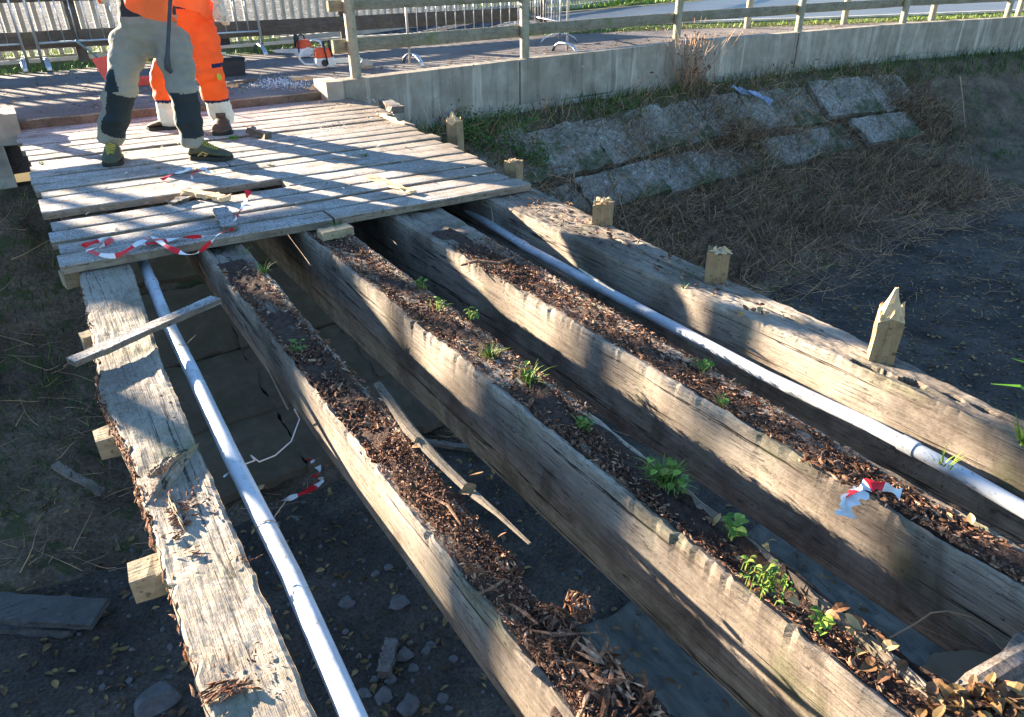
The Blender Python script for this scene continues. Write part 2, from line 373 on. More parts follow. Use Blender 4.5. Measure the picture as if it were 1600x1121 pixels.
# ================================================================ THE SETTING
WALLP = [(-30, 9.0), (3.2, 8.72), (6.2, 9.15), (9.5, 9.45), (12.6, 9.4), (16, 9.25), (19, 8.7), (40, 7.0)]
def wall_y(x): return pl(WALLP, x)
PROF = [(0, -.50), (.33, -.57), (.48, -.68), (1.75, -1.64), (2.6, -1.90), (3.4, -2.04), (4.4, -2.1), (30, -2.12)]
def ground_z(x, y, rough=1):
    d = wall_y(x) - y
    z = pl(PROF, d)
    if y < .6: z = max(z, pl([(-1.2, -.35), (.1, -1.5), (.6, -2.12)], y))
    k = min(1, max(0, d / .5))
    under = 1 if not (-.3 < x < 3.1 and y > 4.8) else .15
    z += rough * k * under * (.10 * fbm((x, y, 0), .7) + .05 * fbm((x, y, 3), 2.6) + .022 * fbm((x, y, 5), 9))
    return z
def grid(name, x0, x1, y0, y1, nx, ny, zf, m, warp=None):
    mb = MB(); vs = []
    for j in range(ny + 1):
        for i in range(nx + 1):
            tx = i / nx; ty = j / ny
            if warp: tx, ty = warp(tx, ty)
            x = lerp(x0, x1, tx); y = lerp(y0, y1, ty); vs.append((x, y, zf(x, y)))
    fs = [(j * (nx + 1) + i, j * (nx + 1) + i + 1, (j + 1) * (nx + 1) + i + 1, (j + 1) * (nx + 1) + i) for j in range(ny) for i in range(nx)]
    mb.add(vs, fs); return obj(name, mb, m, smooth=True)
# ditch: floor and far bank in one terrain, two materials by height
def build_terrain():
    xs = [-30 + i * 1.2 for i in range(22)] + [-3.4 + i * .07 for i in range(230)] + [12.8 + i * .7 for i in range(40)]
    for nm, mt, lo, hi, ny in (('bank', 'bank', -1, 4.3, 90), ('ditch_floor', 'mud', 4.3, None, 80)):
        mb = MB(); vs = []
        for j in range(ny + 1):
            for x in xs:
                wy = wall_y(x)
                if nm == 'bank': y = wy + .15 - (4.45) * (j / ny)
                else: y = lerp(wy - 4.3, -1.2, j / ny)
                vs.append((x, y, ground_z(x, y)))
        nx = len(xs)
        fs = [(j * nx + i, (j + 1) * nx + i, (j + 1) * nx + i + 1, j * nx + i + 1) for j in range(ny) for i in range(nx - 1)]
        mb.add(vs, fs); tag(obj(nm, mb, M[mt], smooth=True), kind='structure')
build_terrain()
PZ = .07    # level of the path behind the bridge
def flatmesh(name, pts, m, z, thick=None):
    mb = MB(); n = len(pts)
    vs = [(p[0], p[1], z) for p in pts]
    fs = [tuple(range(n))]
    if thick:
        vs += [(p[0], p[1], z - thick) for p in pts]; fs += [(i, i + n, (i + 1) % n + n, (i + 1) % n) for i in range(n)]
    mb.add(vs, fs); return tag(obj(name, mb, m), kind='structure')
# near ground where the photographer stands, and the ground to the horizon
tag(grid('near_ground', -30, 40, -25, -1.15, 60, 30, lambda x, y: -.36 + .05 * fbm((x, y, 0), .5), M['bank']), kind='structure')
flatmesh('ground', [(-400, 15.6), (6, 16.4), (14, 21.6), (30, 30), (400, 120), (400, 1500), (-400, 1500)], M['ground'], -.06)
KERB = [(-30, 12.2), (2, 14.6), (5.5, 14.95), (9.2, 14.5), (12.7, 13.7), (16.4, 12.2), (20.1, 11.1), (27, 9.0), (40, 6)]
def kerb_y(x): return pl(KERB, x)
# path: asphalt from the wall to the verge and kerb
def strip(name, y0f, y1f, m, z0, z1, x0=-30, x1=40, nx=140, ny=10, edge=0):
    mb = MB(); vs = []
    for j in range(ny + 1):
        for i in range(nx + 1):
            x = lerp(x0, x1, i / nx); y = lerp(y0f(x), y1f(x), j / ny); z = lerp(z0, z1, j / ny)
            vs.append((x, y, z + .012 * fbm((x, y, 1), .8)))
    fs = [(j * (nx + 1) + i, j * (nx + 1) + i + 1, (j + 1) * (nx + 1) + i + 1, (j + 1) * (nx + 1) + i) for j in range(ny) for i in range(nx)]
    if edge:
        n0 = len(vs); vs += [(vs[i][0], vs[i][1] , vs[i][2] - edge) for i in range(nx + 1)]
        fs += [(i, n0 + i, n0 + i + 1, i + 1) for i in range(nx)]
    mb.add(vs, fs); return tag(obj(name, mb, m, smooth=False), kind='structure')
strip('path', lambda x: wall_y(x) + (.20 if x > 3.35 or x < -.3 else .24), lambda x: kerb_y(x) - 1.1, M['path'], PZ, PZ, ny=24, edge=.5)
strip('verge', lambda x: kerb_y(x) - 1.16, lambda x: kerb_y(x) + .02, M['verge'], PZ - .01, PZ + .05, ny=10)
strip('back_verge', lambda x: kerb_y(x), lambda x: kerb_y(x) + 1.5, M['verge'], PZ - .0, PZ - .02, x0=-30, x1=4.5, ny=5)
strip('ballast_bed', lambda x: kerb_y(x) + 1.4, lambda x: kerb_y(x) + 14, M['ballast'], PZ - .03, PZ + .5, x0=-30, x1=12, ny=20)
strip('road', lambda x: kerb_y(x) + .1, lambda x: kerb_y(x) + max(1.6, (x - 4) * .55 + 1.6), M['road'], PZ - .05, PZ - .05, x0=4.5, x1=60, ny=6)
strip('far_verge', lambda x: kerb_y(x) + max(1.5, (x - 4) * .55 + 1.5), lambda x: kerb_y(x) + 30, M['verge'], PZ - .035, PZ + .4, x0=4.5, x1=60, ny=10)
mb = MB()
pts = [(x, kerb_y(x)) for x in [-30 + i * .5 for i in range(140)]]
vs = []
for x, y in pts: vs += [(x, y - .07, PZ - .1), (x, y - .07, PZ + .09), (x, y + .07, PZ + .09), (x, y + .07, PZ - .1)]
mb.add(vs, [(4 * i + k, 4 * i + k + 1, 4 * i + k + 5, 4 * i + k + 4) for i in range(len(pts) - 1) for k in range(3)])
tag(obj('kerb', mb, M['kerb']), kind='structure')

# ---------------------------------------------------------------- retaining walls with end blocks
def retaining_wall(name, label, xa, xb, top, seams):
    xs = []; x = xa
    while x < xb: xs.append(x); x += .14 if x < 12 else .4
    xs.append(xb); vs = []; nz = 14
    def yy(x, z): return wall_y(x) + .008 * fbm((x, 0, z), 2.5) - .004
    mb = MB()
    for z_i in range(nz + 1):
        for x in xs:
            z = lerp(-.42, top, z_i / nz); vs.append((x, yy(x, z), z + (.004 * fbm((x, 9, 0), 3) if z_i == nz else 0)))
    nx = len(xs)
    for x in xs: vs.append((x, wall_y(x) + .19, top + .004))
    for x in xs: vs.append((x, wall_y(x) + .19, -.42))
    rows = nz + 3
    fs = [(j * nx + i, j * nx + i + 1, (j + 1) * nx + i + 1, (j + 1) * nx + i) for j in range(rows - 1) for i in range(nx - 1)]
    fs.append(tuple(j * nx for j in range(rows))[::-1]); fs.append(tuple(j * nx + nx - 1 for j in range(rows)))
    mb.add(vs, fs); w = obj(name, mb, M['wall'])
    tag(w, label, 'wall')
    mb = MB(); vs = []
    for x in xs: y = wall_y(x) - .035 - .02 * noise.noise(Vector((x, 0, 0))); zt = -.415 + .05 * noise.noise(Vector((x * .6, 4, 0))); vs += [(x, y, -1.1), (x, y, zt), (x, y + .12, zt + .005), (x, y + .12, -1.1)]
    mb.add(vs, [(4 * i + k, 4 * i + 4 + k, 4 * i + 5 + k, 4 * i + k + 1) for i in range(nx - 1) for k in range(3)] + [(0, 1, 2, 3), (4 * nx - 1, 4 * nx - 2, 4 * nx - 3, 4 * nx - 4)])
    obj('footing', mb, M['footing'], w)
    mb = MB()
    for x in seams:
        ys = wall_y(x)
        mb.box((x, ys - .004, (top - .42) / 2 - .01), (.014, .02, top + .40))
    if seams: obj('joint', mb, M['mud'], w)
    return w
WT = .2
wr = retaining_wall('retaining_wall', 'long grey concrete retaining wall with streaks running right from the wooden deck', 3.22, 38, WT, [6.05, 12.5])
mb = MB(); mb.box((3.12, 8.86, .07), (.22, .42, .27), jit=.012); obj('end_block', mb, M['footing'], wr)
wl_ = retaining_wall('retaining_wall', 'concrete retaining wall whose end shows at the left picture edge above the grassy bank', -26, -.28, WT - .03, [])
mb = MB(); mb.box((-.22, 8.92, .04), (.24, .44, .3), jit=.015); obj('end_block', mb, M['wall'], wl_)
# little rust mark and chipped pale patches on the right wall
mb = MB()
for px, py in ((700, 130), (680, 150), (590, 132), (745, 85 + 20), (932, 107)):
    p = ony(px, py, wall_y(4.6)); y = wall_y(p.x); 
    mb.add([(p.x + math.cos(a) * ru(.015, .035), y - .012, p.z + math.sin(a) * ru(.012, .03)) for a in [i * .9 for i in range(7)]], [(0, 1, 2, 3, 4, 5, 6)[::-1]])
obj('chip_mark', mb, M['footing'], wr)

# ---------------------------------------------------------------- front post and rail fence on the wall
def post_shape(mb, p, h, w=.12, d=.10, lean=0):
    rings = []
    for i in range(9):
        z = p[2] + h * i / 8; k = 1 + .03 * noise.noise(Vector((p[0] * 3, i, 0)))
        rings.append([(p[0] + lean * i / 8 + cx * w / 2 * k, p[1] + cy * d / 2 * k, z) for cx, cy in ((-1, -.6), (-.6, -1), (.6, -1), (1, -.6), (1, .6), (.6, 1), (-.6, 1), (-1, .6))])
    mb.loft(rings)
def rail_shape(mb, a, b, h=.16, t=.07):
    a = Vector(a); b = Vector(b); rings = []; n = 12; d = (b - a).normalized(); s = Vector((-d.y, d.x, 0))
    for i in range(n + 1):
        p = a.lerp(b, i / n) + Vector((0, 0, .008 * fbm((a.x + i, 0, 0), .7))); k = 1 + .05 * noise.noise(Vector((p.x * 2, p.y, 7)))
        rings.append([p + s * t / 2 * cx + Vector((0, 0, h / 2 * cz * k)) for cx, cz in ((-1, -.7), (-.6, -1), (.6, -1), (1, -.7), (1, .7), (.6, 1), (-.6, 1), (-1, .7))])
    mb.loft(rings)
FP = [onz(550, 120, WT), onz(819, 91, WT), onz(1057, 66, WT), onz(1250, 50, WT), onz(1432, 38, WT), onz(1585, 28, WT)]
fr = thing('post_and_rail_fence', 'weathered wooden post and rail fence standing on top of the grey concrete wall', 'fence', FP[0])
for i, p in enumerate(FP):
    p.y = wall_y(p.x) + .10; mb = MB(); post_shape(mb, (p.x, p.y, WT - .02), 1.12, .115, .11, -.0); obj('post', mb, M['post'], fr, sharp=50)
ends = [FP[0] - Vector((.22, 0, 0))] + FP[1:] + [FP[-1] + Vector((5, -1, 0))]
for i in range(len(ends) - 1):
    for zz, hh in ((.355, .155), (.79, .13)):
        if i == 0 and zz > .5: hh = .12
        a = ends[i] + Vector((.0, .085, 0)); b = ends[i + 1] + Vector((.0, .085, 0)); a.z = b.z = WT + zz + .01 * i
        if i: a.x += .004
        mb = MB(); rail_shape(mb, a, b, hh, .06); obj('rail', mb, M['rail'], fr, sharp=50)
fl = thing('post_and_rail_fence', 'wooden fence post with rails on the wall end at the left picture edge', 'fence', (-.33, 9.05, WT))
for x in (-.33, -2.6, -4.9, -7.2):
    mb = MB(); post_shape(mb, (x, wall_y(x) + .1, WT - .05), 1.5, .13, .12); obj('post', mb, M['post'], fl, sharp=50)
for zz in (.35, .8):
    mb = MB(); rail_shape(mb, (-9, wall_y(-9) + .19, WT + zz), (-.2, wall_y(-.2) + .19, WT + zz), .14, .06); obj('rail', mb, M['rail'], fl, sharp=50)

# second wooden fence between path and road, on the right
P2 = [onz(1167, 44, PZ), onz(1318, 38, PZ), onz(1455, 32, PZ), onz(1590, 26, PZ)]
f2 = thing('post_and_rail_fence', 'second wooden fence farther back on the right beside the blue grey road', 'fence', P2[0])
for p in P2:
    mb = MB(); post_shape(mb, (p.x, p.y, PZ - .05), 1.15, .13, .12); obj('post', mb, M['post'], f2, sharp=50)
ln = [P2[0] + (P2[0] - P2[1]) * 1.0] + P2 + [P2[-1] + Vector((4, -1.4, 0))]
for a, b in zip(ln, ln[1:]):
    for zz in (.95,):
        mb = MB(); rail_shape(mb, (a.x, a.y + .09, PZ + zz), (b.x, b.y + .09, PZ + zz), .15, .06); obj('rail', mb, M['rail_brown'], f2, sharp=50)

# brown rail fence behind the barriers
bf = thing('rail_fence', 'low brown fence of broad horizontal boards behind the metal barriers', 'fence', (4.5, 14.6, PZ))
BY = [(-12, 14.45), (4.5, 14.6), (11.9, 14.6)]
e = ony(868, 15, 14.4)
for k, (x0, x1) in enumerate(((-9, -3.4), (-3.4, 1.0), (1.0, 5.4), (5.4, 9.9))):
    for zz, hh in ((.46, .25), (1.10, .24)):
        y0 = lerp(14.15, 13.9, (x0 + 9) / 20); y1 = lerp(14.15, 13.9, (x1 + 9) / 20)
        mb = MB(); rail_shape(mb, (x0 + .003, y0, zz), (x1 - .003, y1, zz), hh, .05); obj('rail', mb, M['rail_brown'], bf, sharp=50)
    mb = MB(); post_shape(mb, (x1, lerp(14.15, 13.9, (x1 + 9) / 20) + .09, 0), 1.25, .15, .1); obj('post', mb, M['rail_brown'], bf, sharp=50)

# pale concrete palisade with a base beam
def palisade(name, label, pts, z, h, sp, w):
    root = thing(name, label, 'fence', (pts[0][0], pts[0][1], z))
    pts = [Vector((a, b, 0)) for a, b in pts]; mbp = MB(); segs = list(zip(pts, pts[1:])); cnt = 0; singles = []
    for a, b in segs:
        L = (b - a).length; n = int(L / sp); d = (b - a).normalized(); R = Matrix((d, Vector((-d.y, d.x, 0)), Vector((0, 0, 1)))).transposed()
        for i in range(n):
            p = a + d * (i + .5) * L / n; singles.append((p, R))
    for p, R in singles:
        rings = []
        mbp.box((p.x, p.y, z + h / 2), (w, .05, h), R)
        mbp.box((p.x, p.y, z + h + .025), (w * .7, .04, .05), R, taper=.3)
    o = obj('picket', mbp, M['pale'], root); o['kind'] = 'stuff'
    for a, b in segs:
        for zz, hh, t in ((z + .04, .12, .16), (z + .24, .10, .06), (z + .95, .10, .06)):
            mb = MB(); dd = (b - a).normalized() * .002
            mb.beam(a + dd + Vector((0, .055 if zz > z + .1 else 0, zz)), b - dd + Vector((0, .055 if zz > z + .1 else 0, zz)), t, hh); obj('rail', mb, M['pale'], root)
palisade('palisade_fence', 'pale concrete palisade fence with many pickets behind the brown boards', [(-14, 14.6), (0, 14.85), (4.1, 15.45), (9.6, 17.7), (17, 21.6), (30, 29)], PZ, 1.25, .215, .07)

# ---------------------------------------------------------------- crowd barriers
def make_barrier(L=3.1, bars=17):
    t = thing('crowd_barrier', 'galvanised crowd barrier standing on the path behind the two workers', 'barrier', (0, 0, 0), 'crowd barriers along the path')
    mb = MB(); r = .021
    mb.tube([(0, 0, .03), (0, 0, 1.0), (.08, 0, 1.09), (L - .08, 0, 1.09), (L, 0, 1.0), (L, 0, .03)], r, 8)
    mb.tube([(r, 0, .36), (L - r, 0, .36)], r * .8, 8); obj('frame', mb, M['steel'], t, (0, 0, 0), smooth=True)
    for i in range(1, bars + 1):
        mb = MB(); x = L * i / (bars + 1); mb.tube([(x, 0, .37), (x, 0, 1.08)], .0085, 6); obj('bar', mb, M['steel'], t, (0, 0, 0), smooth=True)
    for x in (0.05, L - .05):
        mb = MB(); mb.tube([(x, -.36, .0), (x, -.30, .08), (x, -.16, .14), (x, 0, .15), (x, .16, .14), (x, .3, .08), (x, .36, .0)], [(.035, .014)] * 7, 8); obj('foot', mb, M['steel'], t, (0, 0, 0), smooth=True)
    return t
WORLD_OF['crowd_barrier'] = Vector((0, 0, 0))
b1 = make_barrier(); pa = onz(70, 108, PZ); pb = onz(412, 84, PZ)
def place(o, a, b): o.location = (a.x, a.y, PZ); o.rotation_euler.z = math.atan2(b.y - a.y, b.x - a.x); o.scale = (((b - a).length) / 3.1, 1, 1)
place(b1, pa, pb)
pc = onz(641, 102, PZ); pd = onz(886, 82, PZ)
b2 = copy_thing(b1, (0, 0, 0), 0, 'galvanised crowd barrier with arched feet seen through the fence right of the chainsaws'); place(b2, pc, pd)
b3 = copy_thing(b1, (0, 0, 0), 0, 'galvanised crowd barrier at the far left edge of the picture'); place(b3, pa - Vector((3.3, -.15, 0)), pa - Vector((.2, -.05, 0)))
pe = onz(955, 40, PZ); pe = Vector((9.6, 12.1, PZ)); b4 = copy_thing(b1, (0, 0, 0), 0, 'galvanised crowd barrier farthest right in the row behind the wall fence'); place(b4, Vector((8.8, 11.9, 0)), Vector((9.7, 14.8, 0)))

# ---------------------------------------------------------------- sloping slabs on the bank
def slab_at(px, py, zg, L, W, label, yaw=0, T=.09, m='slab', grp='concrete slabs on the bank', extra=0, name='concrete_slab'):
    p = onground(px, py)
    return slab_xy(p.x, p.y, L, W, label, yaw, T, m, grp, extra, name)
def slab_xy(x, y, L, W, label, yaw=0, T=.09, m='slab', grp='concrete slabs on the bank', extra=0, name='concrete_slab'):
    e = W / 2
    z0 = ground_z(x, y - e, 0); z1 = ground_z(x, y + e, 0); n = Vector((0, -(z1 - z0) / (2 * e), 1)).normalized()
    yv = Vector((0, 1, (z1 - z0) / (2 * e))).normalized(); xv = yv.cross(n)
    Rz = Matrix.Rotation(yaw, 3, n); xv = Rz @ xv; yv = Rz @ yv
    c = Vector((x, y, (z0 + z1) / 2)) + n * (.028 + extra); mb = MB(); nx, ny = 16, 12; vs = []
    o = Vector((x * 3, y * 5, 0))
    def P(a, b, k):
        ex = 1 + .08 * noise.noise(Vector((b * 2.5, 0, 0)) + o) + .04 * noise.noise(Vector((b * 7, 0, 3)) + o); ey = 1 + .10 * noise.noise(Vector((a * 2.5, 5, 0)) + o) + .05 * noise.noise(Vector((a * 8, 5, 0)) + o)
        h = .010 * fbm(Vector((a * 2, b * 2, 0)) + o, 1.5) if k > 0 else 0
        return c + xv * a * L / 2 * ex + yv * b * W / 2 * ey + n * (k * T / 2 + h)
    for k in (1, -1):
        for j in range(ny + 1):
            for i in range(nx + 1): vs.append(P(i / nx * 2 - 1, j / ny * 2 - 1, k))
    q = (nx + 1) * (ny + 1); fs = []
    for j in range(ny):
        for i in range(nx):
            a = j * (nx + 1) + i; fs.append((a, a + 1, a + nx + 2, a + nx + 1))
    for i in range(nx): fs.append((i + 1, i, i + q, i + 1 + q)); a = ny * (nx + 1) + i; fs.append((a, a + 1, a + 1 + q, a + q))
    for j in range(ny): a = j * (nx + 1); fs.append((a, a + nx + 1, a + nx + 1 + q, a + q)); a += nx; fs.append((a + nx + 1, a, a + q, a + nx + 1 + q))
    mb.add(vs, fs); return tag(obj(name, mb, M[m]), label, 'slab', grp)
ROW1 = [(745, 835, 'concrete slab of the upper row half hidden by the ivy beside the deck'), (838, 925, 'lichen covered slab of the upper row just right of the ivy'),
    (930, 1042, 'broad pale slab of the upper row, second right of the ivy'), (1046, 1096, 'narrow slab of the upper row left of the dead stalks'),
    (1100, 1168, 'slab of the upper row below the clump of dead stalks'), (1172, 1275, 'large grey slab of the upper row right of the blue plastic strip'),
    (1280, 1366, 'palest bare slab near the right end of the upper row'), (1370, 1432, 'mossy slab mostly hidden by stems at the right end of the upper row')]
ROW2 = [(800, 900, 'mud covered slab at the left end of the lower row'), (905, 1020, 'dark slab of the lower row left of the pale square one'), (1026, 1098, 'pale square slab of the lower row below the narrow slab'),
    (1102, 1185, 'thin looking slab of the lower row under the dead stalks'), (1190, 1335, 'mossy dark slab of the lower row right of the dead stalks'), (1342, 1432, 'small pale slab at the right end of the lower row')]
for row, d_, W_, ytab in ((ROW1, .84, .84, [(790, 245), (870, 233), (985, 215), (1130, 190), (1320, 165), (1430, 160)]), (ROW2, 1.54, .60, [(850, 312), (880, 305), (1060, 275), (1200, 250), (1390, 212)])):
    for a_, b_, lb in row:
        pa_ = onground(a_, pl(ytab, a_)); pb_ = onground(b_, pl(ytab, b_)); xm = (pa_.x + pb_.x) / 2
        slab_xy(xm, wall_y(xm) - d_ + ru(-.02, .02), abs(pb_.x - pa_.x) + .02, W_ + ru(-.04, .04), lb, math.atan2(wall_y(pb_.x) - wall_y(pa_.x), pb_.x - pa_.x) + ru(-.045, .045), .10, extra=(.03 + ru(-.01, .02)) if 'pale' in lb else (ru(-.03, .02) if row is ROW1 else ru(-.075, -.045)))
# smooth slabs of the abutment slope under the bridge
k = 0
lab = {(0, 0): 'left', (1, 0): 'middle', (2, 0): 'right'}
for r_, (y0, nm) in enumerate(((7.75, 'uppermost'), (6.85, 'second'), (5.95, 'third'), (5.1, 'lowest'))):
    for c_, (x0, nm2) in enumerate(((.55, 'left'), (1.62, 'middle'), (2.60, 'right'))):
        slab_xy(x0, y0, 1.075, .90, '%s %s smooth brown slab of the slope under the bridge' % (nm, nm2), 0, .07, 'abut', 'smooth slabs under the bridge', extra=.03 - .004 * ((r_ + c_) % 2) - (.02 if r_ == 3 else 0))

# ================================================================ BEAMS
def beam_mesh(xl, xr, y0, y1, top, depth, rot=.03, seed=0, eaten=None, ragl=0, ragr=0, n=420, m=18, wav=.006, topn=.006):
    """a long timber: straight sides with grain, a worn or hollowed top, ragged arrises"""
    mb = MB(); vs = []; o = Vector((seed * 11.3, 0, seed))
    fl_ = lambda f, y: f(y) if callable(f) else f
    cols = []
    for j in range(n + 1):
        y = lerp(y0, y1, j / n); a = fl_(xl, y); b = fl_(xr, y); dp = fl_(depth, y); tp = fl_(top, y)
        la = ragl * max(0, fbm(Vector((0, y, 1)) + o, 5)) + .006 * fbm(Vector((0, y, 2)) + o, 14) + ragl * 1.1 * max(0, fbm(Vector((0, y, 6)) + o, 22) - .1)
        rb = ragr * max(0, fbm(Vector((0, y, 4)) + o, 5)) + .006 * fbm(Vector((0, y, 5)) + o, 14)
        a2 = a + la; b2 = b - rb
        row = []
        # left side bottom -> top
        for q in range(9):
            t = (0, .2, .4, .6, .78, .88, .94, .98, 1)[q]; z = tp - dp + dp * t; ww = wav * fbm(Vector((0, y * 1.2, z * 14)) + o, 1)
            row.append((lerp(a, a2, max(0, t * 2 - 1) ** 5) + ww, y, z - (.006 if q == 8 else 0)))
        for q in range(1, m):
            t = q / m; x = lerp(a2, b2, t); e = min(t, 1 - t) * 2
            hol = rot * min(1, max(0, (e - .12) * 3)) * (.5 + .9 * max(-.3, fbm(Vector((x * 3, y, 0)) + o, 2.2)))
            if eaten: hol += eaten(x, y, t)
            row.append((x, y, tp - hol + topn * fbm(Vector((x * 3, y, 2)) + o, 9)))
        for q in range(9):
            t = (1, .98, .94, .88, .78, .6, .4, .2, 0)[q]; z = tp - dp + dp * t; ww = wav * fbm(Vector((9, y * 1.2, z * 14)) + o, 1)
            zz = z - (eaten(b, y, 1.0) * t if eaten else 0)
            row.append((lerp(b, b2, max(0, t * 2 - 1) ** 5) - ww, y, zz - (.006 if q == 0 else 0)))
        cols.append(row)
    w = len(cols[0])
    for r in cols: vs += r
    fs = [(j * w + i, j * w + (i + 1) % w, (j + 1) * w + (i + 1) % w, (j + 1) * w + i) for j in range(n) for i in range(w)]
    fs.append(tuple(range(w))[::-1]); fs.append(tuple(range(n * w, n * w + w)))
    mb.add(vs, [f[::-1] for f in fs]); return mb
BT = -.06
TINTS = [(.9, .85, .8), (1.2, 1.1, 1.05), (.5, .45, .42), (1.8, 1.75, 1.6), (1.1, .75, .6), (.4, .35, .35), (2.6, 2.6, 2.5), (1, .9, .85), (.7, .6, .55)]
def debris(mb, n, xf, yf, zf, L=(.01, .05), heap=.01):
    L = (L[0] * .8, L[1] * .75)
    for _ in range(n):
        y = yf(); x = xf(y); mb.col = random.choice(TINTS)
        l = L[0] * .6 + (L[1] - L[0]) * (.15 + 1.25 * rnd() ** 4); q = Euler((ru(-.5, .5), ru(-.5, .5), random.gauss(1.57, .8))).to_matrix()
        mb.chip((x, y, zf(x, y) + .007 + ru(0, heap)), l, l * ru(.15, .5), l * ru(.08, .2), q)
    mb.col = (1, 1, 1)
def xy_beam(name, label, xl, xr, y0, y1, top, depth, mats, **kw):
    t = thing(name, label, 'beam', (xl(0) if callable(xl) else xl, y0, -.4), 'timber beams of the bridge')
    extra = kw.pop('extra', None)
    o = obj('timber', beam_mesh(xl, xr, y0, y1, top, depth, **kw), mats, t, smooth=False)
    return t

# flat beam at the left
B0 = xy_beam('timber_beam', 'wide flat sandy coloured beam farthest left with a ragged left edge beside the white pipe',
             lambda y: pl([(.2, -.035), (2.4, -.03), (2.9, -.07), (3.2, -.045), (4.5, .0), (8, -.01)], y), lambda y: pl([(.2, .165), (3, .19), (4.6, .27), (8, .3)], y), .2, 8.4, BT - .0, .17, M['beam_flat'], rot=.004, seed=1, ragl=.02, ragr=.001, wav=.001, topn=.005)
# dark rotten strip along the left edge of the flat beam, and torn flakes
mb = MB()
for _ in range(1500):
    y = ru(1.9, 3.1) if rnd() < .8 else ru(.6, 4.3); x = pl([(.2, -.035), (2.4, -.03), (2.9, -.07), (3.2, -.045), (4.5, .0)], y) + random.gauss(.006, .007)
    mb.col = random.choice(TINTS); l = ru(.01, .045)
    mb.chip((x, y, BT - ru(0, .06)), l, l * .25, l * .15, Euler((ru(-.3, .3), ru(-.3, .3), random.gauss(1.57, .25))).to_matrix())
obj('rotten_edge', mb, M['rot'], B0)
def flake(pts, T, m, parent, name='torn_flake'):
    """an irregular torn slab of wood, outline in world xy with a height for each corner"""
    mb = MB(); n = len(pts); c = sum((Vector(p) for p in pts), Vector()) / n
    vs = [Vector(p) for p in pts] + [c + Vector((0, 0, T * .5))] + [Vector(p) - Vector((0, 0, T)) for p in pts] + [c - Vector((0, 0, T))]
    fs = [(i, (i + 1) % n, n) for i in range(n)] + [((i + 1) % n + n + 1, i + n + 1, 2 * n + 1) for i in range(n)] + [((i + 1) % n, i, i + n + 1, (i + 1) % n + n + 1) for i in range(n)]
    mb.add(vs, fs); return obj(name, mb, m, parent)
def q3(px, py, z): return tuple(onz(px, py, z))
def mound(a, b, w, h, m, parent, name, sd=0, z0=BT):
    """a torn, fibrous ridge of wood standing up from the beam"""
    a = onz(*a, z0); b = onz(*b, z0); d = b - a; L = d.length; d.normalize(); s = Vector((-d.y, d.x, 0)); mb = MB(); n, k = 50, 16; vs = []
    for j in range(n + 1):
        t = j / n; half = w * (math.sin(math.pi * min(1, t + .04)) ** .6) * (1 + .25 * noise.noise(Vector((t * 9, sd, 0))))
        for i in range(k + 1):
            q = i / k * 2 - 1; p = a + d * L * t + s * half * q
            z = h * (1 - abs(q) ** 1.6) * (.55 + .9 * abs(noise.noise(Vector((t * 3, q * 6, sd))))) * math.sin(math.pi * min(1, t + .03)) ** .5 + .004 * noise.noise(Vector((t * 20, q * 9, 2)))
            vs.append((p.x, p.y, z0 - .004 + z))
    mb.add(vs, [(j * (k + 1) + i, j * (k + 1) + i + 1, (j + 1) * (k + 1) + i + 1, (j + 1) * (k + 1) + i) for j in range(n) for i in range(k)]); return obj(name, mb, m, parent)
mound((228, 792), (312, 690), .022, .035, M['beam_flat'], B0, 'torn_flake', 1)
mound((232, 745), (296, 700), .035, .02, M['beam_flat'], B0, 'torn_flake', 5)
mound((262, 770), (292, 835), .016, .03, M['beam_flat'], B0, 'torn_flake', 9)
def stick(pixels, rs, m, name, parent=None, sides=6, flat=.6):
    mb = MB(); mb.tube([onz(a, b, z) for a, b, z in pixels], [(r, r * flat) for r in rs], sides); return obj(name, mb, m, parent)
mb = MB(); debris(mb, 260, lambda y: ru(.0, .15), lambda: random.choice([ru(2.0, 2.25), ru(1.25, 1.4), ru(1.9, 2.1), ru(.5, 4.3)]), lambda x, y: BT + .002, (.008, .03), .004); obj('rotten_wood', mb, M['rot'], B0)
mb = MB()
for px, py, L in ((278, 800, .09), (285, 815, .07), (272, 812, .05), (290, 790, .06), (345, 1075, .1), (365, 1080, .12), (372, 1072, .08), (380, 873, .05), (300, 860, .05), (328, 1090, .07), (270, 838, .06)):
    for k in range(14):
        p = onz(px + random.gauss(0, 9), py + random.gauss(0, 5), BT + .006); mb.col = random.choice(TINTS); mb.chip(p, L * ru(.15, .6), L * .08, L * .05, Euler((ru(-.3, .3), ru(-.25, .25), ru(-.6, .8))).to_matrix())
obj('splinter', mb, M['rot'], B0)

# first, second and third rotten beams
def eaten1(x, y, t):
    e = 0
    if y < 2.0: e += max(0, (t - .45)) * .10 * min(1, (2.0 - y) / .5)
    if y < 1.35: e += .07 * max(0, t - .2) * min(1, (1.35 - y) / .2)
    if 1.9 < y < 2.9 and .1 < t < .85: e += .03 * (math.sin(y * 21) * .5 + .5)
    return e * (1 + .4 * fbm((x * 4, y, 3), 5))
B1 = xy_beam('timber_beam', 'rotten beam second from left, heaped with reddish crumbled wood at its near end',
             lambda y: .64, lambda y: pl([(.3, .80), (1.3, .81), (2.5, .825), (4.1, .87), (8, .9)], y), .3, 8.4, BT, lambda y: .26, M['beam'], rot=.035, seed=2, ragl=.020, ragr=.03, eaten=eaten1)
def topz(x, y, xl, xr, k=.03):
    t = (x - xl) / (xr - xl); e = min(t, 1 - t) * 2
    return BT - k * .6 * min(1, max(0, (e - .1) * 2))
mb = MB()
